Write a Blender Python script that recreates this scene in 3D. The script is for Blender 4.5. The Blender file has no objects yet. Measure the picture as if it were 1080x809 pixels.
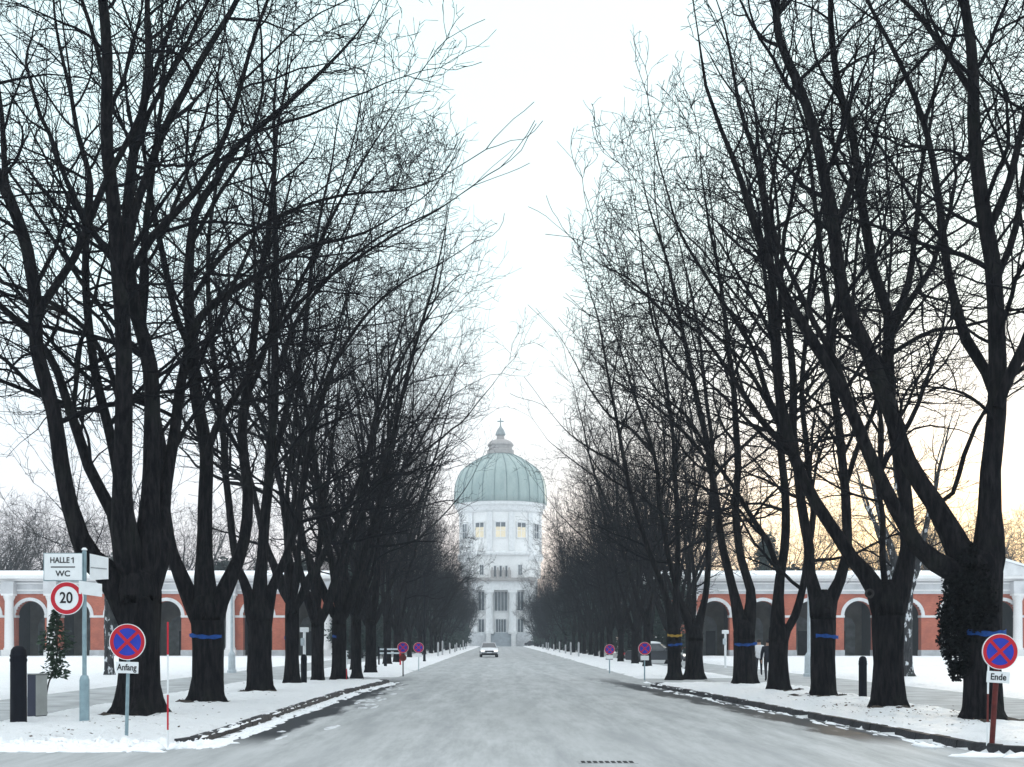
import bpy, bmesh, math, random
import numpy as np
from mathutils import Vector, noise as mnoise

R = math.radians
scene = bpy.context.scene
COL = scene.collection
CAMH, F, HX, HY = 1.75, 1300.0, 525.0, 675.0
GZ = 0.11                                   # height of the snowy verges above the road

# ------------------------------------------------------------------ object helpers
def link(o, parent=None):
    COL.objects.link(o)
    if parent is not None:
        o.parent = parent
    return o

def tag(o, label=None, cat=None, group=None, kind=None):
    if label: o['label'] = label
    if cat: o['category'] = cat
    if group: o['group'] = group
    if kind: o['kind'] = kind
    return o

def empty(name, loc=(0, 0, 0), rz=0.0, label=None, cat=None, group=None):
    o = bpy.data.objects.new(name, None)
    o.empty_display_size = 0.2
    o.location = loc
    o.rotation_euler = (0, 0, rz)
    link(o)
    return tag(o, label, cat, group)

def copy_tree(o, parent=None):
    c = o.copy()
    COL.objects.link(c)
    c.parent = parent
    for ch in list(o.children):
        copy_tree(ch, c)
    return c

class MB:
    """collects geometry for ONE mesh object"""
    def __init__(s):
        s.v = []; s.f = []; s.n = 0; s.mi = []
    def add(s, verts, faces, mi=0):
        verts = np.asarray(verts, float).reshape(-1, 3)
        s.v.append(verts)
        for f in faces:
            s.f.append([int(i) + s.n for i in f]); s.mi.append(mi)
        s.n += len(verts)
        return s
    def box(s, x0, x1, y0, y1, z0, z1, mi=0):
        v = [(x0,y0,z0),(x1,y0,z0),(x1,y1,z0),(x0,y1,z0),(x0,y0,z1),(x1,y0,z1),(x1,y1,z1),(x0,y1,z1)]
        return s.add(v, [(0,3,2,1),(4,5,6,7),(0,1,5,4),(1,2,6,5),(2,3,7,6),(3,0,4,7)], mi)
    def lathe(s, prof, n=16, c=(0,0,0), mi=0, a0=0.0):
        a = np.arange(n) * 2*math.pi/n + a0
        vs = []
        for r, z in prof:
            vs.append(np.stack([c[0]+r*np.cos(a), c[1]+r*np.sin(a), np.full(n, c[2]+z)], 1))
        fs = []
        for k in range(len(prof)-1):
            for i in range(n):
                j = (i+1) % n
                fs.append((k*n+i, k*n+j, (k+1)*n+j, (k+1)*n+i))
        fs.append(tuple(range(n-1, -1, -1)))
        fs.append(tuple((len(prof)-1)*n + i for i in range(n)))
        return s.add(np.concatenate(vs), fs, mi)
    def tube(s, pts, radii, n=8, mi=0):
        pts = np.asarray(pts, float); m = len(pts)
        radii = np.broadcast_to(np.asarray(radii, float), (m,))
        V, Fq = tube_arrays(pts, radii, n)
        s.add(V, Fq.tolist() + [tuple(range(n-1, -1, -1)), tuple((m-1)*n+i for i in range(n))], mi)
        return s
    def prism(s, poly, y0, y1, mi=0):
        """polygon in XZ extruded along Y"""
        n = len(poly)
        v = [(x, y0, z) for x, z in poly] + [(x, y1, z) for x, z in poly]
        f = [tuple(range(n)), tuple(range(2*n-1, n-1, -1))]
        for i in range(n):
            j = (i+1) % n
            f.append((i, n+i, n+j, j))
        return s.add(v, f, mi)
    def build(s, name, mats, parent=None, smooth=False, recalc=True):
        me = bpy.data.meshes.new(name)
        me.from_pydata(np.concatenate(s.v).tolist(), [], s.f)
        if not isinstance(mats, (list, tuple)): mats = [mats]
        for m in mats: me.materials.append(m)
        me.polygons.foreach_set('material_index', s.mi)
        if recalc:
            bm = bmesh.new(); bm.from_mesh(me)
            bmesh.ops.recalc_face_normals(bm, faces=bm.faces)
            bm.to_mesh(me); bm.free()
        if smooth:
            me.polygons.foreach_set('use_smooth', [True]*len(me.polygons))
        me.update()
        return link(bpy.data.objects.new(name, me), parent)

def auto_smooth(o, ang=40):
    me = o.data
    bm = bmesh.new(); bm.from_mesh(me)
    for f in bm.faces: f.smooth = True
    for e in bm.edges:
        if len(e.link_faces) == 2 and e.calc_face_angle(0) > R(ang): e.smooth = False
    bm.to_mesh(me); bm.free()
    return o

def bevel(o, w=0.01, seg=2):
    m = o.modifiers.new('bevel', 'BEVEL'); m.width = w; m.segments = seg; m.limit_method = 'ANGLE'
    return o

def quads_object(name, V, Q, mat, parent=None, smooth=True):
    me = bpy.data.meshes.new(name)
    nV, nF = len(V), len(Q)
    k = Q.shape[1]
    me.vertices.add(nV); me.vertices.foreach_set('co', V.astype(np.float32).ravel())
    me.loops.add(nF*k); me.loops.foreach_set('vertex_index', Q.astype(np.int32).ravel())
    me.polygons.add(nF)
    me.polygons.foreach_set('loop_start', np.arange(0, nF*k, k, dtype=np.int32))
    me.polygons.foreach_set('use_smooth', np.full(nF, smooth))
    me.materials.append(mat)
    me.update(calc_edges=True); me.validate()
    return link(bpy.data.objects.new(name, me), parent)

def tube_arrays(P, r, n):
    m = len(P)
    T = np.empty_like(P)
    T[1:-1] = P[2:]-P[:-2]; T[0] = P[1]-P[0]; T[-1] = P[-1]-P[-2]
    T /= np.maximum(np.linalg.norm(T, axis=1, keepdims=True), 1e-9)
    mean = np.abs(T.mean(0))
    ref = np.zeros(3); ref[int(np.argmin(mean))] = 1
    U = np.cross(T, ref); U /= np.maximum(np.linalg.norm(U, axis=1, keepdims=True), 1e-9)
    W = np.cross(T, U)
    a = np.arange(n)*2*math.pi/n
    V = P[:, None] + r[:, None, None]*(np.cos(a)[None, :, None]*U[:, None] + np.sin(a)[None, :, None]*W[:, None])
    i = np.arange(n); j = (i+1) % n
    k = (np.arange(m-1)*n)[:, None]
    Q = np.stack([k+i, k+j, k+n+j, k+n+i], -1).reshape(-1, 4)
    return V.reshape(-1, 3), Q

# ------------------------------------------------------------------ materials
def mat(name, col, rough=0.7, var=0.15, scale=6.0, bump=0.0, bscale=40.0, metal=0.0, spec=0.3, emit=None, stretch=None):
    m = bpy.data.materials.new(name); m.use_nodes = True
    nt = m.node_tree; N = nt.nodes; L = nt.links
    b = N['Principled BSDF']
    b.inputs['Roughness'].default_value = rough
    b.inputs['Metallic'].default_value = metal
    b.inputs['Specular IOR Level'].default_value = spec
    tc = N.new('ShaderNodeTexCoord')
    src = tc.outputs['Object']
    if stretch:
        mp = N.new('ShaderNodeMapping'); mp.inputs['Scale'].default_value = stretch
        L.new(src, mp.inputs['Vector']); src = mp.outputs['Vector']
    nz = N.new('ShaderNodeTexNoise'); nz.inputs['Scale'].default_value = scale; nz.inputs['Detail'].default_value = 6
    L.new(src, nz.inputs['Vector'])
    rp = N.new('ShaderNodeValToRGB')
    rp.color_ramp.elements[0].position = 0.3; rp.color_ramp.elements[1].position = 0.7
    rp.color_ramp.elements[0].color = (*[c*(1-var) for c in col], 1)
    rp.color_ramp.elements[1].color = (*[min(1, c*(1+var)) for c in col], 1)
    L.new(nz.outputs['Fac'], rp.inputs['Fac']); L.new(rp.outputs['Color'], b.inputs['Base Color'])
    if bump:
        n2 = N.new('ShaderNodeTexNoise'); n2.inputs['Scale'].default_value = bscale; n2.inputs['Detail'].default_value = 5
        L.new(src, n2.inputs['Vector'])
        bp = N.new('ShaderNodeBump'); bp.inputs['Strength'].default_value = bump; bp.inputs['Distance'].default_value = 0.03
        L.new(n2.outputs['Fac'], bp.inputs['Height']); L.new(bp.outputs['Normal'], b.inputs['Normal'])
    if emit:
        b.inputs['Emission Color'].default_value = (*emit[0], 1); b.inputs['Emission Strength'].default_value = emit[1]
    return m

class NG:
    """tiny node-graph helper"""
    def __init__(s, m):
        m.use_nodes = True; s.nt = m.node_tree; s.N = s.nt.nodes; s.L = s.nt.links
    def put(s, sock, v):
        if isinstance(v, (int, float, tuple, list)): sock.default_value = v
        else: s.L.new(v, sock)
    def math(s, op, a, b=0.0, clamp=False):
        n = s.N.new('ShaderNodeMath'); n.operation = op; n.use_clamp = clamp
        s.put(n.inputs[0], a); s.put(n.inputs[1], b); return n.outputs[0]
    def noise(s, vec, scale, detail=5, rough=0.55):
        n = s.N.new('ShaderNodeTexNoise'); n.inputs['Scale'].default_value = scale
        n.inputs['Detail'].default_value = detail; n.inputs['Roughness'].default_value = rough
        s.L.new(vec, n.inputs['Vector']); return n.outputs['Fac']
    def mapping(s, vec, sc):
        n = s.N.new('ShaderNodeMapping'); n.inputs['Scale'].default_value = sc; s.L.new(vec, n.inputs['Vector']); return n.outputs['Vector']
    def step(s, v, lo, hi):
        n = s.N.new('ShaderNodeMapRange'); n.interpolation_type = 'SMOOTHSTEP'
        s.put(n.inputs[0], v); n.inputs[1].default_value = lo; n.inputs[2].default_value = hi
        n.inputs[3].default_value = 0; n.inputs[4].default_value = 1; return n.outputs[0]
    def mix(s, f, a, b):
        n = s.N.new('ShaderNodeMix'); n.data_type = 'RGBA'
        s.put(n.inputs[0], f); s.put(n.inputs[6], a); s.put(n.inputs[7], b); return n.outputs[2]
    def bump(s, h, strength, dist):
        n = s.N.new('ShaderNodeBump'); n.inputs['Strength'].default_value = strength; n.inputs['Distance'].default_value = dist
        s.L.new(h, n.inputs['Height']); return n.outputs['Normal']

def right_kerb_x(y):
    return 7.5 - (y-20)*0.0685

def make_road_mat():
    m = bpy.data.materials.new('frosted_asphalt'); g = NG(m); b = g.N['Principled BSDF']
    pos = g.N.new('ShaderNodeNewGeometry').outputs['Position']
    sp = g.N.new('ShaderNodeSeparateXYZ'); g.L.new(pos, sp.inputs[0]); x, y = sp.outputs[0], sp.outputs[1]
    streak = g.noise(g.mapping(pos, (2.2, 0.22, 1)), 1.0, 10, .76)
    streak2 = g.noise(g.mapping(pos, (0.25, 0.05, 1)), 1.0, 3)
    patch = g.noise(pos, 0.28, 8, .68)
    fine = g.noise(pos, 18.0, 6, .7)
    c = g.mix(g.step(streak, .32, .68), (.30, .315, .32, 1), (.475, .49, .50, 1))
    c = g.mix(g.math('MULTIPLY', g.step(streak2, .42, .62), .45), c, (.32, .335, .34, 1))
    c = g.mix(g.math('MULTIPLY', g.step(patch, .45, .7), .5), c, (.425, .435, .445, 1))
    c = g.mix(g.math('MULTIPLY', g.step(fine, .5, .75), .38), c, (.27, .285, .30, 1))
    # worn wheel tracks and grit
    wob = g.math('MULTIPLY', g.math('SUBTRACT', g.noise(g.mapping(pos, (0, .06, 0)), 1.0, 2), .5), 1.6)
    tr = None
    for xi, wd in ((-2.6, .32), (-1.0, .28), (2.4, .34), (4.1, .3), (.9, .16)):
        t_ = g.math('SUBTRACT', 1.0, g.step(g.math('ABSOLUTE', g.math('SUBTRACT', g.math('ADD', x, wob), xi)), wd*.4, wd*1.6))
        tr = t_ if tr is None else g.math('MAXIMUM', tr, t_)
    tn = g.step(g.noise(g.mapping(pos, (2.2, .25, 1)), 1.0, 6, .65), .34, .66)
    c = g.mix(g.math('MULTIPLY', g.math('MULTIPLY', tr, tn), .62), c, (.27, .285, .295, 1))
    grit = g.step(g.noise(pos, 14.0, 5, .75), .62, .70)
    c = g.mix(g.math('MULTIPLY', grit, .35), c, (.15, .15, .15, 1))
    # thawed wet asphalt and slush in the gutters
    dl = g.math('ABSOLUTE', g.math('SUBTRACT', g.math('ADD', x, 4.9), 0.55))
    xr = g.math('SUBTRACT', g.math('SUBTRACT', 8.87, g.math('MULTIPLY', y, 0.0685)), x)
    dr = g.math('ABSOLUTE', g.math('SUBTRACT', xr, 0.55))
    d = g.math('MINIMUM', dl, dr)
    wn = g.noise(g.mapping(pos, (1.5, 0.32, 1)), 1.0, 6, .62)
    w = g.math('SUBTRACT', g.math('MULTIPLY', wn, 1.9), g.math('MULTIPLY', d, .86))
    wet = g.step(w, .36, .74)
    nearcut = g.math('MULTIPLY', g.step(y, 19.5, 23.0), g.math('SUBTRACT', 1.0, g.step(y, 46, 60)))
    wet = g.math('MULTIPLY', wet, nearcut)
    c = g.mix(wet, c, (.036, .040, .047, 1))
    g.L.new(c, b.inputs['Base Color'])
    g.put(b.inputs['Roughness'], g.math('SUBTRACT', .72, g.math('MULTIPLY', wet, .14)))
    b.inputs['Specular IOR Level'].default_value = 0.08
    g.L.new(g.bump(g.math('ADD', fine, g.math('MULTIPLY', streak, .6)), .35, .012), b.inputs['Normal'])
    return m

def make_snow_mat(name='snow', dirt=.5, dscale=7.0):
    m = bpy.data.materials.new(name); g = NG(m); b = g.N['Principled BSDF']
    pos = g.N.new('ShaderNodeNewGeometry').outputs['Position']
    big = g.noise(pos, .45, 5); mid = g.noise(pos, 3.2, 6, .6); fine = g.noise(pos, 22, 5, .65)
    c = g.mix(big, (.82, .84, .87, 1), (.91, .92, .935, 1))
    sp = g.noise(pos, dscale, 8, .72)
    area = g.step(g.noise(pos, .55, 3), .42, .7)
    dm = g.math('MULTIPLY', g.step(sp, .61, .70), g.math('MULTIPLY', area, dirt))
    c = g.mix(dm, c, (.20, .17, .14, 1))
    g.L.new(c, b.inputs['Base Color'])
    b.inputs['Roughness'].default_value = .6
    b.inputs['Specular IOR Level'].default_value = .25
    vo = g.N.new('ShaderNodeTexVoronoi'); vo.feature = 'SMOOTH_F1'; vo.inputs['Scale'].default_value = 3.6; vo.inputs['Smoothness'].default_value = .35
    g.L.new(g.mapping(pos, (1, .8, .4)), vo.inputs['Vector'])
    dimple = g.math('MULTIPLY', g.step(vo.outputs['Distance'], .05, .42), g.step(g.noise(pos, .6, 3), .38, .6))
    g.L.new(g.bump(g.math('ADD', g.math('MULTIPLY', dimple, .55), g.math('ADD', mid, g.math('MULTIPLY', fine, .4))), 1.0, .15), b.inputs['Normal'])
    return m

def make_bark(name, lo, hi, snow=0.0, snowscale=3.0):
    m = bpy.data.materials.new(name); g = NG(m); b = g.N['Principled BSDF']
    tc = g.N.new('ShaderNodeTexCoord').outputs['Object']
    v = g.mapping(tc, (9, 9, 1.6))
    n = g.noise(v, 1.4, 7, .65); n2 = g.noise(tc, 1.3, 4)
    c = g.mix(g.step(n, .35, .7), (*lo, 1), (*hi, 1))
    c = g.mix(g.math('MULTIPLY', g.step(n2, .5, .75), .5), c, (hi[0]*1.1, hi[1]*1.35, hi[2]*1.05, 1))
    if snow:
        s = g.step(g.noise(g.mapping(tc, (2, 2, 1)), snowscale, 6, .6), .56, .62)
        c = g.mix(g.math('MULTIPLY', s, snow), c, (.75, .78, .82, 1))
    g.L.new(c, b.inputs['Base Color'])
    b.inputs['Roughness'].default_value = .95
    b.inputs['Specular IOR Level'].default_value = .06
    g.L.new(g.bump(n, 1.0, .06), b.inputs['Normal'])
    return m

def make_brick():
    m = bpy.data.materials.new('red_brick'); g = NG(m); b = g.N['Principled BSDF']
    pos = g.N.new('ShaderNodeTexCoord').outputs['Object']
    sp = g.N.new('ShaderNodeSeparateXYZ'); g.L.new(pos, sp.inputs[0])
    cb = g.N.new('ShaderNodeCombineXYZ'); g.L.new(g.math('ADD', sp.outputs[0], sp.outputs[1]), cb.inputs[0]); g.L.new(sp.outputs[2], cb.inputs[1])
    bt = g.N.new('ShaderNodeTexBrick'); g.L.new(cb.outputs[0], bt.inputs['Vector'])
    bt.inputs['Color1'].default_value = (.52, .125, .068, 1); bt.inputs['Color2'].default_value = (.40, .09, .05, 1)
    bt.inputs['Mortar'].default_value = (.45, .22, .16, 1); bt.inputs['Scale'].default_value = 1.0
    bt.inputs['Brick Width'].default_value = .26; bt.inputs['Row Height'].default_value = .085; bt.inputs['Mortar Size'].default_value = .01
    n = g.noise(pos, .8, 6)
    c = g.mix(g.math('MULTIPLY', g.step(n, .38, .66), .6), bt.outputs['Color'], (.30, .085, .06, 1))
    g.L.new(c, b.inputs['Base Color']); b.inputs['Roughness'].default_value = .85
    return m

def make_copper():
    m = bpy.data.materials.new('green_copper'); g = NG(m); b = g.N['Principled BSDF']
    tc = g.N.new('ShaderNodeTexCoord').outputs['Object']
    n = g.noise(g.mapping(tc, (.5, .5, .12)), 1.0, 7, .6); n2 = g.noise(tc, .25, 5)
    c = g.mix(g.step(n, .35, .65), (.235, .305, .30, 1), (.33, .40, .385, 1))
    c = g.mix(g.math('MULTIPLY', n2, .5), c, (.26, .35, .34, 1))
    g.L.new(c, b.inputs['Base Color']); b.inputs['Roughness'].default_value = .6
    return m

M = {}
M['road'] = make_road_mat()
M['snow'] = make_snow_mat('trodden_snow', .4, 7.0)
M['lawn_snow'] = make_snow_mat('lawn_snow', .25, 3.0)
M['clean_snow'] = mat('clean_snow', (.86, .88, .91), .6, .04, 3, .4, 12)
M['dirty_snow'] = mat('slush', (.58, .60, .63), .6, .35, 6, .6, 16)
M['path'] = mat('path_grit', (.36, .375, .385), .85, .3, 1.1, .3, 12)
M['kerb'] = mat('granite_kerb', (.026, .027, .032), .7, .5, 3, .5, 25)
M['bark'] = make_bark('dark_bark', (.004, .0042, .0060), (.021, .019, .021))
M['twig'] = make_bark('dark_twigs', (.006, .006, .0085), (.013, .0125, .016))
M['snowbark'] = make_bark('snow_plastered_bark', (.03, .032, .036), (.08, .08, .085), .85, 2.6)
M['greybark'] = make_bark('grey_bark', (.03, .028, .030), (.065, .06, .06))
M['brick'] = make_brick()
M['stone'] = mat('white_stone', (.70, .70, .71), .8, .1, 1.5, .2, 8)
M['frieze'] = mat('weathered_stone', (.56, .56, .58), .85, .16, .7, .2, 6)
M['stone2'] = mat('pale_render', (.78, .77, .77), .8, .06, .4)
M['plinth'] = mat('grey_plinth', (.50, .51, .53), .85, .15, 2, .3, 9)
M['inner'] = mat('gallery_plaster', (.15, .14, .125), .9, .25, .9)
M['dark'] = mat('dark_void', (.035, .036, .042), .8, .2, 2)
M['monument'] = mat('monument_stone', (.17, .18, .18), .6, .3, 1.5)
M['copper'] = make_copper()
M['capstone'] = mat('weathered_cap', (.24, .27, .28), .7, .2, 1)
M['seam'] = mat('copper_seam', (.17, .23, .235), .6, .2, 1)
M['lantern'] = mat('lantern_stone', (.33, .31, .305), .8, .12, 1)
M['glass'] = mat('church_glass', (.10, .115, .13), .25, .3, .8, spec=.5)
M['skyglow'] = mat('skyglow_glass', (.35, .33, .27), .4, .2, .5, emit=((1.0, .86, .58), .30))  # emission imitates sunset sky shining through the drum, no lamp inside
M['steps'] = mat('step_stone', (.36, .39, .42), .8, .15, 1)
M['steel'] = mat('galvanised_steel', (.24, .33, .37), .5, .14, 9, .08, 60, metal=.25)
M['pale_steel'] = mat('pale_painted_steel', (.48, .54, .58), .55, .12, 5)
M['white'] = mat('sign_white', (.80, .82, .84), .45, .04, 8)
M['red'] = mat('sign_red', (.50, .012, .03), .45, .08, 8)
M['blue'] = mat('sign_blue', (.018, .04, .42), .45, .08, 8)
M['black'] = mat('sign_black', (.012, .012, .015), .5, .1, 8)
M['signback'] = mat('sign_back', (.34, .36, .38), .5, .1, 8, metal=.4)
M['rust'] = mat('red_brown_paint', (.11, .018, .016), .6, .3, 8, .2, 40)
M['bollard'] = mat('bollard_black', (.006, .007, .012), .6, .2, 5, .15, 30, spec=.1)
M['cabinet'] = mat('cabinet_grey', (.30, .31, .30), .6, .12, 3)
M['cabinet_dark'] = mat('cabinet_dark', (.03, .035, .06), .6, .15, 3)
M['ribbon'] = mat('blue_ribbon', (.006, .05, .22), .8, .45, 7)
M['yellow'] = mat('yellow_ribbon', (.36, .22, .03), .6, .2, 9)
M['leaf'] = mat('evergreen_leaf', (.028, .050, .032), .6, .4, 3)
M['ivy'] = mat('ivy_leaf', (.007, .008, .009), .9, .5, 4, spec=.05)
M['yew'] = mat('yew_needles', (.022, .040, .036), .75, .4, .8)
M['litter'] = mat('leaf_litter', (.09, .06, .04), .9, .5, 20)
M['car'] = mat('silver_paint', (.60, .62, .65), .3, .04, 3, metal=.3, spec=.5)
M['darkcar'] = mat('dark_paint', (.03, .035, .045), .3, .1, 3, spec=.5)
M['rubber'] = mat('rubber', (.015, .015, .016), .8, .2, 10)
M['carglass'] = mat('car_glass', (.05, .06, .07), .12, .1, 3, spec=.6)
M['lamp'] = mat('headlamp', (.8, .8, .78), .2, .05, 3, emit=((1, .96, .88), .9))
M['chrome'] = mat('rim_metal', (.4, .4, .42), .35, .1, 8, metal=.7)
M['skin'] = mat('skin', (.45, .27, .20), .6, .08, 12)
M['whitecoat'] = mat('white_jacket', (.72, .73, .76), .8, .06, 10)
M['darkcoat'] = mat('dark_coat', (.018, .02, .03), .85, .2, 10)
M['trousers'] = mat('dark_trousers', (.016, .016, .022), .85, .2, 10)
M['hair'] = mat('brown_hair', (.03, .02, .015), .7, .2, 20)
M['soil'] = mat('damp_soil', (.045, .036, .030), .95, .4, 5, .5, 20)

# ------------------------------------------------------------------ ground
def sheet(name, x0, x1, y0, y1, z, m, kind='structure'):
    b = MB(); b.add([(x0,y0,z),(x1,y0,z),(x1,y1,z),(x0,y1,z)], [(0,1,2,3)])
    return tag(b.build(name, m), kind=kind)

sheet('ground', -1500, 1500, -300, 2600, -0.03, M['lawn_snow'])
# road: avenue, the crossing street in the foreground and the crossing half way down
rb = MB()
rb.add([(-140,-40,0),(140,-40,0),(140,24,0),(-140,24,0)], [(0,1,2,3)])
rb.add([(-6,24,0),(9,24,0),(9,338,0),(-6,338,0)], [(0,1,2,3)])
tag(rb.build('road', M['road']), kind='structure')
sheet('church_forecourt', -60, 60, 338, 372, .002, M['road'])
fp = MB()
fp.add([(-14.6,22,.02),(-10.2,22,.02),(-10.2,330,.02),(-14.6,330,.02)], [(0,1,2,3)])
fp.add([(10.7,22,.02),(15.4,22,.02),(15.4,330,.02),(10.7,330,.02)], [(0,1,2,3)])
fp.add([(-10.2,50,.02),(-6,50,.02),(-6,58,.02),(-10.2,58,.02)], [(0,1,2,3)])
fp.add([(9,47,.02),(10.7,47,.02),(10.7,56,.02),(9,56,.02)], [(0,1,2,3)])
fp.add([(-75,74,.024),(-14.6,74,.024),(-14.6,77.5,.024),(-75,77.5,.024)], [(0,1,2,3)])
fp.add([(15.4,74,.024),(75,74,.024),(75,77.5,.024),(15.4,77.5,.024)], [(0,1,2,3)])
tag(fp.build('footpath', M['path']), kind='structure')

def round_corner(poly, idx, r, n=8):
    p = [Vector(q) for q in poly]
    c = p[idx]; a = (p[idx-1]-c).normalized(); b = (p[(idx+1) % len(p)]-c).normalized()
    ang = a.angle(b); d = r/math.tan(ang/2)
    s, e = c+a*d, c+b*d
    ctr = c + (a+b).normalized()*(r/math.sin(ang/2))
    out = []
    v0, v1 = s-ctr, e-ctr
    for k in range(n+1):
        t = k/n
        v = v0.slerp(v1, t) if v0.angle(v1) < 3.1 else v0.lerp(v1, t)
        out.append(tuple(ctr+v))
    q = [tuple(v) for v in p]
    return q[:idx] + out + q[idx+1:]

def poly_sd(P, poly):
    """signed distance (inside positive) and nearest boundary point"""
    poly = np.asarray(poly, float); n = len(poly)
    best = np.full(len(P), 1e9); near = np.zeros_like(P); inside = np.zeros(len(P), bool)
    for i in range(n):
        a = poly[i]; b = poly[(i+1) % n]; ab = b-a
        t = np.clip(((P-a)@ab)/max(ab@ab, 1e-9), 0, 1)
        q = a + t[:, None]*ab
        d = np.linalg.norm(P-q, axis=1)
        k = d < best; best[k] = d[k]; near[k] = q[k]
        c = (a[1] > P[:, 1]) != (b[1] > P[:, 1])
        with np.errstate(divide='ignore', invalid='ignore'):
            xi = a[0] + (P[:, 1]-a[1])/(b[1]-a[1])*(b[0]-a[0])
        inside ^= c & (P[:, 0] < xi)
    return np.where(inside, best, -best), near

def snow_bed(name, poly, cell, amp, edge, mat_, z=GZ, ystretch=1.0, rag=0.1, seed=0, rise=.07):
    poly = np.asarray(poly, float)
    x0, y0 = poly.min(0)-.3; x1, y1 = poly.max(0)+.3
    nx = int((x1-x0)/cell)+1; ny = int((y1-y0)/(cell*ystretch))+1
    gx, gy = np.meshgrid(np.linspace(x0, x1, nx), np.linspace(y0, y1, ny))
    P = np.stack([gx.ravel(), gy.ravel()], 1)
    sd, near = poly_sd(P, poly)
    rg = np.array([mnoise.fractal((p[0]*1.3, p[1]*1.3, seed*7.1), 1, 2, 4) for p in P])
    sd2 = sd + rag*rg - rag*.15
    H = np.array([mnoise.fractal((p[0]*.9, p[1]*.9, 3+seed), 1, 2, 3) + .75*mnoise.fractal((p[0]*2.9, p[1]*2.9, 9+seed), 1, 2, 4) for p in P])
    t = np.clip(sd2/edge, 0, 1); t = t*t*(3-2*t)
    Z = (z-.02) + rise*t + amp*H*t
    Z = np.where(sd2 < 0, z-.03, Z)
    keep = sd2 > -cell*ystretch*3
    idx = np.arange(nx*ny).reshape(ny, nx)
    Q = np.stack([idx[:-1, :-1], idx[:-1, 1:], idx[1:, 1:], idx[1:, :-1]], -1).reshape(-1, 4)
    inside = sd2 > 0
    Q = Q[(inside[Q].sum(1) >= 1) & keep[Q].all(1)]
    # skirt: vertices outside are dropped down to the road
    Z = np.where(sd2 <= 0, -.02, Z)
    V = np.stack([P[:, 0], P[:, 1], Z], 1)
    # pull outside verts back onto the edge
    out = sd2 <= 0
    used = np.unique(Q); remap = np.full(nx*ny, -1); remap[used] = np.arange(len(used))
    so_ = quads_object(name, V[used], remap[Q], mat_)
    so_.data.polygons.foreach_set('use_smooth', inside[Q].all(1))
    return tag(so_, kind='structure')

LK = [(-4.9, 19.6), (-4.9, 40), (-4.35, 50.3), (-10.3, 50.3), (-10.3, 19.6)]
LK = round_corner(LK, 0, 1.1)
RK = [(7.62, 18.7), (5.72, 46.8), (10.9, 46.8), (10.9, 18.7)]
RK = round_corner(RK, 0, .9)
def inset(poly, d):
    """polygon moved in from the kerb sides only, by simple scaling about its centre line"""
    c = np.mean(np.asarray(poly), 0)
    return [((x-c[0])*(1-d/3)+c[0], (y-c[1])*(1-d/16)+c[1]) for x, y in poly]
snow_bed('verge_snow', inset(LK, .15), .11, .05, .4, M['snow'], rag=.07, seed=1)
snow_bed('verge_snow', inset(RK, .15), .11, .05, .4, M['snow'], rag=.07, seed=2)
snow_bed('verge_snow', [(-4.95, 58), (-4.95, 330), (-10.2, 330), (-10.2, 58)], .35, .03, .6, M['snow'], ystretch=2, rag=.25, seed=3)
snow_bed('verge_snow', [(6.6, 56), (7.0, 330), (10.8, 330), (10.8, 56)], .35, .03, .6, M['snow'], ystretch=2, rag=.25, seed=4)
snow_bed('lawn', [(-14.5, 23), (-14.5, 74), (-75, 74), (-75, 23)], .5, .035, .5, M['lawn_snow'], rag=.25, seed=5)
snow_bed('lawn', [(-14.5, 77.5), (-14.5, 124), (-75, 124), (-75, 77.5)], .7, .035, .5, M['lawn_snow'], rag=.25, seed=6)
snow_bed('lawn', [(15.5, 23), (15.5, 74), (75, 74), (75, 23)], .5, .035, .5, M['lawn_snow'], rag=.25, seed=7)
snow_bed('lawn', [(15.5, 77.5), (15.5, 124), (75, 124), (75, 77.5)], .7, .035, .5, M['lawn_snow'], rag=.25, seed=8)

def kerb(name, pts, w=.16, h=.135, closed_end=False):
    """granite kerb stones along a polyline; left-hand side is the verge"""
    rng = random.Random(len(pts))
    b = MB()
    P = [Vector((x, y, 0)) for x, y in pts]
    # resample to ~1 m stones
    L = [0]
    for i in range(len(P)-1): L.append(L[-1]+(P[i+1]-P[i]).length)
    def at(s):
        for i in range(len(P)-1):
            if s <= L[i+1] or i == len(P)-2:
                t = (s-L[i])/max(L[i+1]-L[i], 1e-6); return P[i].lerp(P[i+1], t), (P[i+1]-P[i]).normalized()
    n = int(L[-1]/.55)
    for k in range(n):
        a, da = at(L[-1]*k/n+.004); c, dc = at(L[-1]*(k+1)/n-.004)
        na = Vector((-da.y, da.x, 0)); nc = Vector((-dc.y, dc.x, 0))
        hh = h+rng.uniform(-.012, .006)
        o = rng.uniform(-.008, .008)
        q = [a+na*o, c+nc*o, c+nc*w, a+na*w]
        top = [v+Vector((0, 0, hh)) for v in q]
        top[0] += na*.025; top[1] += nc*.025
        bot = [v+Vector((0, 0, -.02)) for v in q]
        b.add([tuple(v) for v in bot+top], [(4,5,6,7),(0,1,5,4),(1,2,6,5),(2,3,7,6),(3,0,4,7)])
    return tag(b.build(name, M['kerb']), kind='structure')
# order so the verge is on the left of the direction of travel
lk = [p for p in LK[:9]]
kerb('kerb', [(-4.5, 50.3)] + [(-4.35, 50.3), (-4.9, 40)] + lk[::-1][:0] + [LK[8]] + LK[8::-1] + [(-10.3, 19.6)] if False else
     ([LK[5], LK[6], LK[7], LK[8]] + [(-4.9, 40), (-4.35, 50.3), (-5.6, 50.35)]))
kerb('kerb', [(6.6, 46.85), (5.72, 46.8)] + [p for p in RK[:9]][::-1][::-1][:0] + RK[:9][::-1][::-1][8:9] + RK[:9][::-1][1:] + [(10.9, 18.7)] if False else
     ([(7.0, 46.8), (5.72, 46.8)] + RK[8::-1] + [(10.9, 18.7)]))

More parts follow.
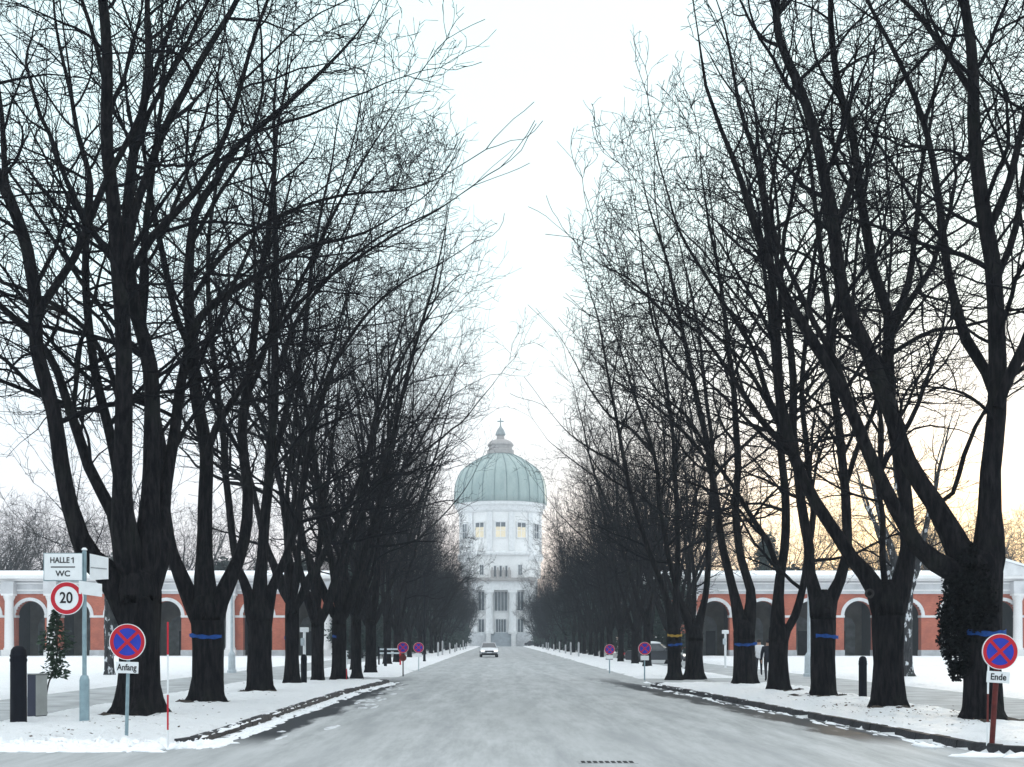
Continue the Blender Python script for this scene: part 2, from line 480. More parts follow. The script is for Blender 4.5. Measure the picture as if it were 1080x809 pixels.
# ------------------------------------------------------------------ trees
class Acc:
    def __init__(s): s.V = []; s.Q = []; s.n = 0
    def tube(s, P, r, n):
        V, Q = tube_arrays(P, r, n); s.V.append(V); s.Q.append(Q+s.n); s.n += len(V)
    def obj(s, name, m, parent): return quads_object(name, np.concatenate(s.V), np.concatenate(s.Q), m, parent)

def unit(v): return v/max(np.linalg.norm(v), 1e-9)

def resample(P, step):
    """Catmull-Rom through the points"""
    P = np.asarray(P, float)
    E = np.vstack([2*P[0]-P[1], P, 2*P[-1]-P[-2]])
    out = []
    for i in range(1, len(E)-2):
        p0, p1, p2, p3 = E[i-1], E[i], E[i+1], E[i+2]
        n = max(1, int(np.linalg.norm(p2-p1)/step))
        for k in range(n):
            t = k/n
            out.append(.5*(2*p1+(p2-p0)*t+(2*p0-5*p1+4*p2-p3)*t*t+(-p0+3*p1-3*p2+p3)*t**3))
    out.append(P[-1])
    return np.array(out)

XLIM = [None, None]
def over(Q):
    """does this branch hang farther over the road than the pruned crowns do?"""
    if XLIM[0] is None: return False
    x = Q[-1][0]+XLIM[0]
    return x > XLIM[1] if XLIM[0] < 0 else x < XLIM[1]

def grow(rng, p0, d0, L, n, jit, up, curv=.35):
    nz = rng.normal(0, jit, (n, 3)); cum = np.cumsum(nz, 0)
    k = np.arange(n)[:, None]/n
    d = d0[None] + cum + np.array([0, 0, up])[None]*k + (rng.normal(0, curv, 3)*np.array([1, 1, .6]))[None]*k**1.3
    d /= np.linalg.norm(d, axis=1, keepdims=True)
    return np.vstack([p0, p0+np.cumsum(d*(L/n), 0)])

def side_dir(rng, t, ang, az):
    ref = np.array([0, 0, 1.]) if abs(t[2]) < .9 else np.array([1., 0, 0])
    u = unit(np.cross(t, ref)); w = np.cross(t, u)
    return unit(t*math.cos(ang) + math.sin(ang)*(u*math.cos(az)+w*math.sin(az)))

def foliate(rng, acc, P, r, dens=(0.85, 2.1, 2.6), start=.28, reach=.85, minr=.0055, tip=True):
    """side branches, twigs and twiglets on one limb"""
    seg = np.linalg.norm(np.diff(P, axis=0), axis=1); S = np.concatenate([[0], np.cumsum(seg)]); LL = S[-1]
    def at(SS, PP, rr, s):
        i = min(int(np.searchsorted(SS, s))-1, len(PP)-2); i = max(i, 0)
        t = (s-SS[i])/max(SS[i+1]-SS[i], 1e-6)
        return PP[i]+(PP[i+1]-PP[i])*t, unit(PP[i+1]-PP[i]), rr[i]+(rr[i+1]-rr[i])*t
    def walk(P, r, level, length, az0):
        seg = np.linalg.norm(np.diff(P, axis=0), axis=1); S = np.concatenate([[0], np.cumsum(seg)])
        st = [start, .12, .12][level-2]
        n = max(1, int(rng.poisson(dens[level-2]*S[-1]*(1-st)*.95)))
        az = az0
        for k in range(n):
            f = st+(1-st)*(k+rng.random())/n
            p, t, rp = at(S, P, r, f*S[-1])
            az += 2.4 + rng.normal(0, .4)
            if level == 2:
                L = reach*(4.6*(1-f)**.8+1.5)*rng.uniform(.6, 1.2); ang = R(rng.uniform(36, 68)); r0 = min(rp*.55, .0115*L+.008); nn = 12; jit = .115; up = rng.uniform(-.2, .4); sd = 5
            elif level == 3:
                L = (length*.50*(1-f)**.5+.65)*rng.uniform(.6, 1.15); ang = R(rng.uniform(30, 64)); r0 = min(rp*.62, .0085*L+.005); nn = 7; jit = .18; up = rng.uniform(-.25, .4); sd = 4
            else:
                L = rng.uniform(.22, .78)*min(1, .55+length*.3); ang = R(rng.uniform(28, 65)); r0 = min(rp*.7, .009); nn = 3; jit = .17; up = rng.uniform(-.1, .35); sd = 3
            r0 = max(r0, minr)
            for attempt in range(4):
                d = side_dir(rng, t, ang, az)
                if d[2] < -.25: d[2] *= -.4; d = unit(d)
                Q = grow(rng, p, d, L, nn, jit, up)
                if level == 4 or not over(Q): break
                az += 1.7; L *= .85
            else: continue
            rr = np.maximum(r0*(1-np.linspace(0, 1, nn+1))**.75, minr*.75)
            acc.tube(Q, rr, sd)
            if level < 4: walk(Q, rr, level+1, L, rng.uniform(0, 6.28))
    walk(P, r, 2, LL, rng.uniform(0, 6.28))
    # fine continuation at the tip
    if tip:
        for q in range(2):
            t = unit(P[-1]-P[-2]); d = side_dir(rng, t, R(20), rng.uniform(0, 6.28))
            Q = grow(rng, P[-1], d, 1.8, 5, .12, .1); rr = np.maximum(r[-1]*(1-np.linspace(0, 1, 6))**.8, minr)
            acc.tube(Q, rr, 4); walk(Q, rr, 3, 1.8, 0)

def fork_limb(rng, la, acc, Q, r, nf, dens, start, reach, minr, ang=(24, 42), flo=.26, pull=None):
    """strong forks on a main limb, each a long arching branch with its own twigs"""
    seg = np.linalg.norm(np.diff(Q, axis=0), axis=1); S = np.concatenate([[0], np.cumsum(seg)]); L = S[-1]
    az = rng.uniform(0, 6.28)
    for k in range(nf):
        f = flo+(.80-flo)*(k+rng.uniform(.2, .8))/nf
        i = min(int(np.searchsorted(S, f*L)), len(Q)-2)
        t = unit(Q[i+1]-Q[i-1]); az += 2.3+rng.normal(0, .5)
        d = side_dir(rng, t, R(rng.uniform(*ang)), az)
        if d[2] < .1: d[2] = .1+.2*rng.random(); d = unit(d)
        Lc = ((1-f)*L*rng.uniform(.6, .95)+1.2)
        n = max(6, int(Lc/.55))
        P = grow(rng, Q[i], d, Lc, n, .075, rng.uniform(.0, .45), .45)
        if over(P): continue
        rc = np.maximum(r[i]*rng.uniform(.5, .68)*(1-np.linspace(0, 1, n+1))**.85, .011)
        la.tube(P, rc, 8)
        foliate(rng, acc, P, rc, dens, start=.12, reach=reach*.8, minr=minr)

def trunk_mesh(name, rng, r_base, r_mid, h, top_r, m, parent, lean=(0, 0)):
    ns = 22; top_r = min(top_r, r_mid*1.03); h -= .5
    zs = np.array([-.15, 0, .1, .22, .4, .7, 1.1, 1.6, 2.1, 2.6, h*.9, h, h+.35, h+.6])
    rs = np.interp(zs, [-.15, 0, .2, .5, 1.1, h*.75, h, h+.35, h+.6], [r_base*1.2, r_base*1.06, (r_base+r_mid)*.5, r_mid*1.08, r_mid, r_mid*1.0, top_r, top_r*.86, top_r*.3])
    a = np.arange(ns)*2*math.pi/ns
    ph = rng.uniform(0, 6.28); k = rng.integers(4, 6)
    V = []
    for z, r in zip(zs, rs):
        fl = max(0, 1-max(z, 0)/.9)
        rr = r*(1+.26*fl**2*np.cos(k*a+ph)+.05*np.cos(2*a+ph*2+z*.6)+.04*np.cos(7*a+z*1.5+ph))
        rr += np.array([.035*mnoise.noise((2*math.cos(t), 2*math.sin(t), z*1.3+ph*3)) for t in a])
        V.append(np.stack([lean[0]*z+rr*np.cos(a), lean[1]*z+rr*np.sin(a), np.full(ns, z)], 1))
    V = np.concatenate(V); m_ = len(zs)
    i = np.arange(ns); j = (i+1) % ns; kk = (np.arange(m_-1)*ns)[:, None]
    Q = np.stack([kk+i, kk+j, kk+ns+j, kk+ns+i], -1).reshape(-1, 4)
    return quads_object(name, V, Q, m, parent)

def ribbon(parent, z, r, m, x=0, name='marker_ribbon', h=.048):
    b = MB()
    n = 18; ph = (z*37+parent.location[1]*1.7) % 1.0
    a = np.linspace(-math.pi/2-1.2+ph*.5, -math.pi/2+1.0+ph*.5, n)
    V = []
    for zz, rr in ((z-h, r), (z-h, r+.012), (z+h, r+.016), (z+h, r)):
        V.append(np.stack([x+rr*np.cos(a), rr*np.sin(a), zz+.025*np.sin(a*2+ph*6)+.012*np.sin(a*9+zz*30)], 1))
    fs = []
    for k in range(4):
        for i in range(n-1):
            fs.append((k*n+i, k*n+i+1, ((k+1) % 4)*n+i+1, ((k+1) % 4)*n+i))
    b.add(np.concatenate(V), fs)
    return b.build(name, m, parent, smooth=False)

def px_point(px, py, D): return np.array([(px-HX)*D/F, D, CAMH+(HY-py)*D/F])

def hero_tree(name, base, D, limbs, r_base, r_mid, fork, top_r, seed, label, rib=None, dens=(1.35, 2.6, 2.7), minr=.006):
    minr *= 1.38
    rng = np.random.default_rng(seed)
    X = (base[0]-HX)*D/F
    root = empty(name, (X, D, GZ-.01), 0, label, 'tree', 'avenue trees')
    org = np.array([X, D, GZ-.01])
    XLIM[0] = X; XLIM[1] = (-1.9 if D < 30 else -1.0) if X < 0 else (4.3 if D < 38 else 2.9)
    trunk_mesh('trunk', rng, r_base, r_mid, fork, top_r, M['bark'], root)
    acc = Acc()
    for li, (pts, r0, slope) in enumerate(limbs):
        P = []
        for q in pts:
            z = CAMH+(HY-q[1])*D/F-org[2]
            dy = slope*max(0, z-2.6)*.9
            P.append(px_point(q[0], q[1], D+dy)-org)
        P = np.array(P)
        # carry on growing above the frame / to the natural height
        top = rng.uniform(18.5, 21)
        while P[-1][2] < top-1.0 and len(P) < 24:
            d = unit(unit(P[-1]-P[-2])+np.array([rng.normal(0, .18), rng.normal(0, .18), .25]))
            P = np.vstack([P, P[-1]+d*1.5])
            if np.hypot(P[-1][0], P[-1][1]) > 5.5: break
        Q = resample(P, .45); r0 *= .9
        n = len(Q); t = np.linspace(0, 1, n)
        sl_ = np.concatenate([[0], np.cumsum(np.linalg.norm(np.diff(Q, axis=0), axis=1))])
        r = np.maximum(r0*(1-t)**.82*(1+(.5 if r0 > .12 else .2)*np.exp(-((sl_-1.2)/.8)**2))*np.clip(.6+.4*sl_/.9, 0, 1)**(1 if r0 > .12 else 0), .013)
        Q[2:-1] += np.array([[.05*mnoise.noise((q[2]*.7, li*3.1, 5)), .05*mnoise.noise((q[2]*.7, li*3.1, 9)), 0] for q in Q[2:-1]])
        la = Acc(); la.tube(Q, r, 10)
        fork_limb(rng, la, acc, Q, r, 3 if r0 > .15 else (2 if r0 > .095 else 1), dens, .1, .8, minr, flo=.30)
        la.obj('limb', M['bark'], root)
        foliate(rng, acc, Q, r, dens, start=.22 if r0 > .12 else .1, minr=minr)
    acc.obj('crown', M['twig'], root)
    if rib:
        for z, m in rib: ribbon(root, z, r_mid*1.07+.03, m)
    return root

def generic_tree(name, seed, label, r_mid=.34, height=19, nl=6, spread=1.0, dens=(.8, 2.1, 2.5), bark=None, twig=None, minr=.0088, cat='tree', group='avenue trees', fork=None, tilts=(16, 44), up=.42):
    rng = np.random.default_rng(seed)
    bark = bark or M['bark']; twig = twig or M['twig']
    root = empty(name, (0, 0, 0), 0, label, cat, group)
    fork = fork or rng.uniform(2.7, 3.4)
    trunk_mesh('trunk', rng, r_mid*1.25, r_mid, fork, r_mid*1.25, bark, root)
    acc = Acc()
    for k in range(nl):
        az = 2*math.pi*k/nl+rng.uniform(-.4, .4)
        tilt = R(rng.uniform(*tilts))*spread
        if k == 0: tilt *= .3
        d = np.array([math.sin(tilt)*math.cos(az), math.sin(tilt)*math.sin(az), math.cos(tilt)])
        p0 = np.array([math.cos(az)*r_mid*.45, math.sin(az)*r_mid*.45, fork-.5-rng.uniform(0, .3)])
        L = (height-fork)*rng.uniform(.82, 1.02)/max(.8, math.cos(tilt*.7))
        n = 26
        Q = grow(rng, p0, d, L, n, .07, up, .3)
        t = np.linspace(0, 1, n+1)
        r0 = r_mid*rng.uniform(.42, .62)
        r = np.maximum(r0*(1-t)**.85*(1+.45*np.exp(-((t*L-1.0)/.7)**2))*np.clip(.6+.4*t*L/.8, 0, 1), .014)
        la = Acc(); la.tube(Q, r, 9); fork_limb(rng, la, acc, Q, r, 3, dens, .1, spread*height/19*.85, minr); la.obj('limb', bark, root)
        foliate(rng, acc, Q, r, dens, start=.16, reach=spread*height/19, minr=minr)
    acc.obj('crown', twig, root)
    return root

B, Y2 = [(1.75, M['ribbon'])], [(1.7, M['ribbon']), (2.05, M['yellow'])]
hero_tree('avenue_tree', (147, 755), 26.6, [
    ([(132, 660), (116, 606), (97, 590), (74, 535), (56, 437), (40, 368), (36, 309), (29, 264), (10, 210), (-20, 150)], .235, -.12),
    ([(140, 650), (132, 600), (119, 541), (94, 492), (69, 418), (50, 373), (15, 335), (-25, 300)], .18, .18),
    ([(142, 640), (130, 540), (121, 477), (101, 393), (90, 309), (92, 240), (95, 195), (78, 120), (60, 30)], .16, .35),
    ([(147, 640), (131, 560), (130, 470), (130, 380), (122, 240), (113, 160), (114, 90), (110, 20), (95, -80)], .25, -.28),
    ([(155, 640), (158, 560), (160, 470), (158, 385), (142, 325), (133, 240), (140, 170), (155, 85), (156, 0), (170, -90)], .24, .1),
    ([(160, 640), (168, 586), (174, 517), (185, 460), (193, 400), (212, 335), (262, 296), (320, 262), (385, 245)], .19, .28),
    ([(130, 440), (112, 380), (78, 335), (30, 318), (-20, 300)], .075, .2),
    ([(133, 300), (160, 250), (205, 205), (240, 140), (262, 60), (290, -20)], .085, -.2),
    ], .62, .45, 3.2, .72, 11, 'thickest bare tree, at the left street corner behind the start no-stopping sign', minr=.0062)
hero_tree('avenue_tree', (219, 742), 32.0, [
    ([(218, 680), (217, 630), (216, 560), (217, 480), (210, 430), (203, 380), (199, 300), (206, 225), (228, 190), (250, 155), (300, 112), (345, 70), (385, 25), (405, -10)], .25, .05),
    ([(213, 680), (205, 640), (190, 608), (181, 585), (175, 540), (172, 480), (160, 420), (150, 350), (152, 260), (165, 150)], .19, -.2),
    ([(226, 680), (232, 635), (243, 608), (257, 570), (262, 520), (256, 460), (262, 400), (274, 300), (288, 200), (290, 100), (300, 10)], .19, .22),
    ([(217, 490), (227, 452), (258, 402), (292, 350), (330, 305), (380, 270), (430, 240), (462, 222)], .10, -.15),
    ([(200, 320), (240, 262), (300, 225), (360, 206), (425, 200), (462, 188)], .075, .1),
    ], .50, .40, 2.9, .5, 12, 'bare tree with a blue ribbon, second in the left row from the corner', B, minr=.0065)
hero_tree('avenue_tree', (274, 730), 38.8, [
    ([(274, 680), (275, 620), (280, 540), (286, 470), (290, 400), (289, 330), (291, 250), (289, 170), (300, 90), (312, 10)], .22, .05),
    ([(268, 680), (262, 628), (250, 598), (245, 560), (238, 500), (232, 430), (222, 350), (220, 260), (230, 170)], .15, -.22),
    ([(280, 680), (286, 622), (300, 590), (312, 555), (322, 500), (334, 440), (352, 385), (392, 325), (430, 295), (462, 280)], .16, .15),
    ([(290, 400), (312, 340), (350, 290), (400, 250), (455, 224)], .085, -.15),
    ([(284, 500), (300, 440), (320, 360), (330, 270), (350, 170), (365, 70)], .12, .3),
    ], .44, .355, 3.0, .43, 13, 'bare tree without ribbon, third in the left row beyond the two ribboned trunks', minr=.007)
hero_tree('avenue_tree', (1036, 760), 25.1, [
    ([(1032, 650), (1018, 592), (1003, 562), (985, 530), (958, 487), (934, 423), (914, 363), (889, 314), (880, 250), (868, 180), (850, 110), (822, 40)], .235, .12),
    ([(1030, 660), (1012, 606), (985, 592), (966, 575), (944, 536), (914, 472), (889, 413), (859, 363), (830, 314), (800, 250), (780, 190), (760, 135), (745, 90)], .20, -.15),
    ([(1040, 650), (1042, 590), (1043, 540), (1044, 497), (1052, 437), (1052, 363), (1050, 319), (1045, 274), (1035, 210), (1027, 125), (1025, 50), (1010, -30)], .265, 0),
    ([(1050, 420), (1040, 392), (1018, 358), (1003, 299), (995, 250), (980, 150), (950, 70), (915, 0)], .12, .2),
    ([(1052, 430), (1062, 402), (1080, 365), (1098, 310), (1115, 240)], .12, -.1),
    ([(1050, 300), (1070, 240), (1085, 160), (1100, 60)], .08, .2),
    ([(985, 535), (1005, 520), (1018, 480), (1030, 450)], .05, .3),
    ], .52, .385, 3.5, .60, 21, 'bare tree with a dark shaggy ivy clump at the right street corner', [(1.8, M['ribbon'])], minr=.0062)
hero_tree('avenue_tree', (937, 747), 29.6, [
    ([(932, 680), (924, 622), (900, 590), (884, 566), (859, 527), (836, 480), (825, 430), (818, 350), (812, 270), (800, 180), (780, 110), (765, 30)], .20, .12),
    ([(940, 680), (948, 625), (957, 580), (955, 520), (946, 470), (938, 420), (936, 380), (938, 333), (920, 285), (910, 220), (900, 150), (880, 70)], .21, -.12),
    ([(937, 350), (958, 299), (965, 250), (972, 180), (985, 100), (990, 10)], .10, .22),
    ([(936, 640), (931, 590), (932, 546), (926, 517), (930, 450), (915, 390), (900, 330), (905, 250)], .08, .35),
    ([(836, 480), (800, 440), (770, 395), (740, 352), (715, 335)], .085, -.2),
    ], .43, .35, 3.0, .45, 22, 'bare twin-limbed tree with a pale round branch scar, second in the right row', minr=.0065)
hero_tree('avenue_tree', (868, 735), 35.4, [
    ([(866, 690), (861, 632), (855, 605), (853, 575), (845, 530), (838, 470), (836, 400), (830, 330), (815, 250), (800, 150), (790, 50)], .19, .1),
    ([(871, 690), (876, 632), (885, 612), (893, 585), (893, 540), (888, 480), (880, 420), (875, 360), (870, 300), (860, 220), (850, 140)], .18, -.15),
    ([(838, 470), (810, 420), (790, 360), (750, 300), (715, 240), (700, 190), (690, 150)], .10, .2),
    ([(890, 520), (905, 470), (925, 420), (935, 340), (940, 250)], .08, .1),
    ], .42, .36, 3.0, .46, 23, 'bare tree with a U-shaped fork and blue ribbon, third in the right row', B, minr=.007)
hero_tree('avenue_tree', (821, 729), 39.3, [
    ([(821, 700), (820, 650), (823, 610), (829, 560), (826, 500), (822, 440), (815, 360), (805, 280), (790, 200), (770, 110)], .19, .1),
    ([(824, 690), (830, 665), (839, 650), (846, 620), (851, 590), (858, 540), (851, 480), (846, 400), (855, 300)], .13, -.2),
    ([(822, 605), (810, 572), (797, 552), (775, 515), (750, 480), (725, 440), (695, 415)], .10, .15),
    ([(822, 450), (790, 390), (750, 350), (705, 322), (668, 305)], .08, -.2),
    ], .38, .30, 2.2, .36, 24, 'slim bare tree without ribbon, fourth in the right row beside the two walkers', minr=.007)
hero_tree('avenue_tree', (785, 722), 45.2, [
    ([(783, 690), (779, 650), (773, 620), (764, 585), (757, 545), (750, 490), (735, 420), (720, 350), (705, 280), (685, 220), (672, 165)], .20, .1),
    ([(788, 690), (791, 650), (791, 622), (782, 590), (776, 540), (778, 480), (772, 400), (760, 300), (745, 220), (735, 130)], .20, -.15),
    ([(750, 490), (715, 450), (680, 420), (650, 402)], .08, .2),
    ([(720, 350), (690, 320), (660, 292), (632, 278)], .07, -.1),
    ], .46, .40, 2.4, .46, 25, 'broad bare trunk with a wide blue ribbon left of the two walkers', [(1.5, M['ribbon'])], minr=.0075)
hero_tree('avenue_tree', (733, 714), 54.6, [
    ([(731, 690), (727, 660), (716, 628), (706, 590), (697, 540), (690, 480), (670, 420), (655, 370), (645, 335)], .17, .1),
    ([(735, 690), (738, 655), (743, 632), (747, 600), (748, 550), (752, 490), (745, 420), (735, 340), (720, 270), (700, 200)], .17, -.1),
    ([(690, 480), (665, 452), (645, 440)], .08, .1),
    ], .40, .33, 2.3, .38, 26, 'bare tree with a narrow V fork in front of the right arcade end', minr=.008)
hero_tree('avenue_tree', (711, 714), 54.0, [
    ([(710, 690), (706, 640), (692, 600), (677, 560), (661, 500), (650, 440), (640, 390), (632, 340)], .16, -.1),
    ([(712, 690), (712, 640), (715, 580), (712, 500), (705, 420), (690, 330), (670, 250)], .17, .12),
    ([(661, 500), (645, 485), (630, 478)], .07, .1),
    ], .38, .30, 2.3, .34, 27, 'bare tree with a blue ribbon under a yellow one, right row', [(1.45, M['ribbon']), (1.85, M['yellow'])], minr=.008)

XLIM[0] = None
def scar(label_bit, px, py, D, r):
    t = [o for o in COL.objects if o.parent is None and label_bit in o.get('label', '')][0]
    p = px_point(px, py, D) - np.array(t.location)
    b = MB(); V = []; Fs = []
    for i in range(16):
        a = 2*math.pi*i/16
        for q in range(6):
            c = 2*math.pi*q/6
            V.append((p[0]+(r+.03*math.cos(c))*math.cos(a), p[1]+.03*math.sin(c), p[2]+(r+.03*math.cos(c))*math.sin(a)))
    for i in range(16):
        for q in range(6): Fs.append((i*6+q, ((i+1) % 16)*6+q, ((i+1) % 16)*6+(q+1) % 6, i*6+(q+1) % 6))
    b.add(V, Fs); b.build('branch_scar', M['greybark'], t, smooth=True)
scar('round branch scar', 917, 626, 29.2, .085)
gen = [generic_tree('avenue_tree', 101+i, None, r_mid=[.33, .31, .36, .3][i], height=[19, 18, 19.5, 18.5][i], nl=[5, 4, 5, 5][i]) for i in range(4)]
gen += [generic_tree('avenue_tree', 151+i, None, r_mid=.29, height=[14.5, 13.5][i], nl=[7, 6][i], tilts=(20, 62), up=.55, dens=(1.15, 2.4, 2.2), fork=2.6, minr=.010) for i in range(2)]
used = [False]*6
def place(k, x, y, rz, sc, label, rib=None, group='avenue trees', wd=.74):
    if not used[k]: o = gen[k]; used[k] = True
    else: o = copy_tree(gen[k])
    o.location = (x, y, GZ-.02); o.rotation_euler = (0, 0, rz); o.scale = (sc*wd, sc*wd, sc)
    o['label'] = label; o['category'] = 'tree'; o['group'] = group
    return o
rr = random.Random(5)
near_left = [(308, 45.4, 0, 'bare tree with a blue ribbon beside the dark bollard and white post, left row', True),
             (335, 48.9, 1, 'bare forked tree between the dark bollard and the red-white snow stake, left row', False),
             (358, 50.0, 2, 'bare tree with a faint blue ribbon just behind the middle snow stake, left row', True),
             (376, 55.5, 3, 'thick bare tree standing next past the middle snow stake, left row', False),
             (391, 60.5, 0, 'bare tree nearest the low two-rail barrier, left row', False)]
later = []
for k, (px, D, g, lab, rb_) in enumerate(near_left):
    o = place(g, (px-HX)*D/F, D, rr.uniform(0, 6.28), rr.uniform(.93, 1.05), lab)
    if rb_: later.append(o)
for side in (-1, 1):
    for j in range(19):
        place(4+rr.randrange(2), side*rr.uniform(16.2, 19)+1, 138+j*9.5+rr.uniform(-2, 2), rr.uniform(0, 6.28), rr.uniform(1.0, 1.25),
              'distant bare tree in the second row behind the far %s verge' % ('left' if side < 0 else 'right'), group='second row behind the far %s verge' % ('left' if side < 0 else 'right'))
for j, (x, yy) in enumerate(((10.6, 68), (11.4, 79), (12.6, 90), (11.2, 98), (13.2, 107), (11.6, 116), (13.4, 124))):
    place(j % 4, x, yy, rr.uniform(0, 6.28), rr.uniform(.85, 1.0), 'bare tree set back behind the right row before the arcade end', group='trees set back on the right', wd=.8)
y = 66.5; k = 0
while y < 318:
    sc = 1.0 if y < 104 else (1.25 if y < 150 else (1.1 if y < 200 else .98))
    for side in (-1, 1):
        if side == 1 and y < 70: continue
        x = (-7.6 if side < 0 else 9.2)+rr.uniform(-.35, .35)+side*(.5 if y > 104 else 0)
        place((k*3+side) % 4 if y < 104 else 4+rr.randrange(2), x, y+rr.uniform(-1, 1)+side, rr.uniform(0, 6.28), sc*rr.uniform(.9, 1.08), wd=.70 if y < 104 else (.52 if y < 170 else .49),
              label='distant bare tree in the %s row beyond the cross path' % ('left' if side < 0 else 'right'), group='far trees of the %s row' % ('left' if side < 0 else 'right'))
        k += 1
    y += 8.0 if y < 130 else 8.8

for o in later: ribbon(o, 1.72, .36, M['ribbon'])

# ivy on the corner tree: an irregular hanging clump of leaves
ivy_parent = [o for o in COL.objects if o.parent is None and 'ivy clump' in o.get('label', '')][0]
rng = np.random.default_rng(77)
n = 9500
V = []; Q = []
lobes = [(-.34, -.1, 3.25, .30, .40), (-.50, -.12, 2.75, .36, .55), (-.60, -.08, 2.2, .36, .55), (-.64, -.1, 1.75, .34, .50), (-.52, -.1, 1.35, .30, .42), (-.55, -.05, 1.02, .16, .26), (-.30, -.1, 1.12, .2, .26), (-.2, -.22, 2.4, .42, .9)]
wt = np.array([l[3]*l[4] for l in lobes]); wt /= wt.sum()
for i in range(n):
    lx, ly, lz, lr, lh = lobes[rng.choice(len(lobes), p=wt)]
    d = rng.normal(size=3); d /= np.linalg.norm(d); q = rng.uniform(.45, 1.0)+.12*mnoise.noise((d[0]*3, d[2]*3, lz*2))
    c = np.array([lx+d[0]*lr*q, ly+d[1]*lr*q*.9, lz+d[2]*lh*q])
    u = rng.normal(size=3); u /= np.linalg.norm(u); w = np.cross(u, rng.normal(size=3)); w /= np.linalg.norm(w)
    s = rng.uniform(.018, .048)
    V += [c-u*s, c+w*s*.8, c+u*s*1.2, c-w*s*.8]; Q.append([4*i, 4*i+1, 4*i+2, 4*i+3])
quads_object('ivy', np.array(V), np.array(Q), M['ivy'], ivy_parent, smooth=False)

# snow-flecked trees on the lawns
t = generic_tree('lawn_tree', 301, 'tree with a snow-flecked trunk on the right lawn in front of the arcade', r_mid=.36, height=13, nl=5, bark=M['snowbark'], group='lawn trees', fork=4.2)
t.location = ((953-HX)*54/F, 54, GZ)
t = generic_tree('lawn_tree', 302, 'slender snow-flecked tree on the left lawn behind the corner tree', r_mid=.2, height=11, nl=4, spread=.8, bark=M['snowbark'], group='lawn trees', fork=4.5)
t.location = ((115-HX)*56/F, 56, GZ)

# background bare trees beyond the arcades
bg = [generic_tree('background_tree', 401+i, None, r_mid=.3, height=15+i, nl=6, bark=M['greybark'], twig=M['greybark'], spread=1.15, minr=.012, group='trees beyond the arcades', dens=(.9, 1.9, 2.0)) for i in range(2)]
first = [True, True]
for i in range(40):
    side = -1 if i % 2 == 0 else 1
    k = rr.randrange(2)
    o = bg[k] if first[k] else copy_tree(bg[k]); first[k] = False
    o.location = (side*rr.uniform(24, 88), rr.uniform(146, 190), 0); o.rotation_euler = (0, 0, rr.uniform(0, 6.28)); s = rr.uniform(.9, 1.4); o.scale = (s, s, s)
    o['label'] = 'greyish bare tree rising behind the %s arcade' % ('left' if side < 0 else 'right'); o['category'] = 'tree'; o['group'] = 'trees beyond the arcades'

def evergreen(name, seed, h, r, shape, n=5200, leaf=.22):
    rng = np.random.default_rng(seed)
    root = empty(name, (0, 0, 0), 0, None, 'tree', 'evergreens')
    b = MB(); b.tube([(0, 0, -.1), (.05, 0, h*.4), (0, .03, h*.93)], [.17, .12, .03], 8); b.build('trunk', M['greybark'], root, smooth=True)
    # clump centres first, then leaves around them: light and dark clumps with gaps
    nc = 90
    zc = rng.uniform(.07, 1, nc)
    prof = (1-zc)**.75 if shape == 'cone' else np.sqrt(np.maximum(0, 1-((zc-.45)/.57)**2))
    az = rng.uniform(0, 6.28, nc); rad = prof*np.sqrt(rng.uniform(.1, 1, nc))
    C = np.stack([rad*r*np.cos(az), rad*r*np.sin(az), zc*h], 1)
    idx = rng.integers(0, nc, n)
    P = C[idx] + rng.normal(0, 1, (n, 3))*np.array([.42, .42, .34])*(r/2.6)
    P[:, 2] = np.clip(P[:, 2], .2, None)
    u = rng.normal(size=(n, 3)); u[:, 2] *= .6; u /= np.linalg.norm(u, axis=1, keepdims=True)
    w = np.cross(u, rng.normal(size=(n, 3))); w /= np.linalg.norm(w, axis=1, keepdims=True)
    s = rng.uniform(.5, 1.2, (n, 1))*leaf
    V = np.stack([P-u*s, P+w*s*.45, P+u*s, P-w*s*.45], 1).reshape(-1, 3)
    quads_object('foliage', V, np.arange(4*n).reshape(-1, 4), M['yew'], root, smooth=False)
    return root
ev = [evergreen('evergreen_tree', 501, 11, 2.6, 'cone'), evergreen('evergreen_tree', 502, 7.5, 2.3, 'round'), evergreen('evergreen_tree', 503, 14, 3.4, 'cone', 7000, .26)]
evused = [False]*3
def put_ev(k, x, y, s, label, grp):
    o = ev[k] if not evused[k] else copy_tree(ev[k]); evused[k] = True
    o.location = (x, y, 0); o.rotation_euler = (0, 0, rr.uniform(0, 6.28)); o.scale = (s, s, s*rr.uniform(.9, 1.1))
    o['label'] = label; o['category'] = 'tree'; o['group'] = grp
for side in (-1, 1):
    nm = 'left' if side < 0 else 'right'
    y = 112
    while y < 330:
        x = (1+side*rr.choice((10.6, 12.4))) if y > 150 else (1+side*14.5)
        put_ev(1 if rr.random() < .6 else 0, x+rr.uniform(-.8, .8), y, rr.uniform(.75, 1.1) if y < 240 else rr.uniform(.85, 1.2), 'dark evergreen far down the avenue behind the %s tree row' % nm, 'evergreens behind the %s row' % nm)
        y += rr.uniform(5.5, 8.5)
for x, y, k, s in ((-46, 150, 2, .85), (-41, 152, 2, .7), (-33, 149, 1, 1.5), (-29, 151, 2, .8), (-24, 153, 1, 1.4)):
    put_ev(k, x, y, s, 'dark evergreen standing behind the left arcade roof', 'evergreens behind the left arcade')
for x, y, k, s in ((32.5, 149, 2, .92), (37, 153, 1, 1.5), (24, 152, 1, 1.4)):
    put_ev(k, x, y, s, 'dark evergreen standing behind the right arcade roof', 'evergreens behind the right arcade')

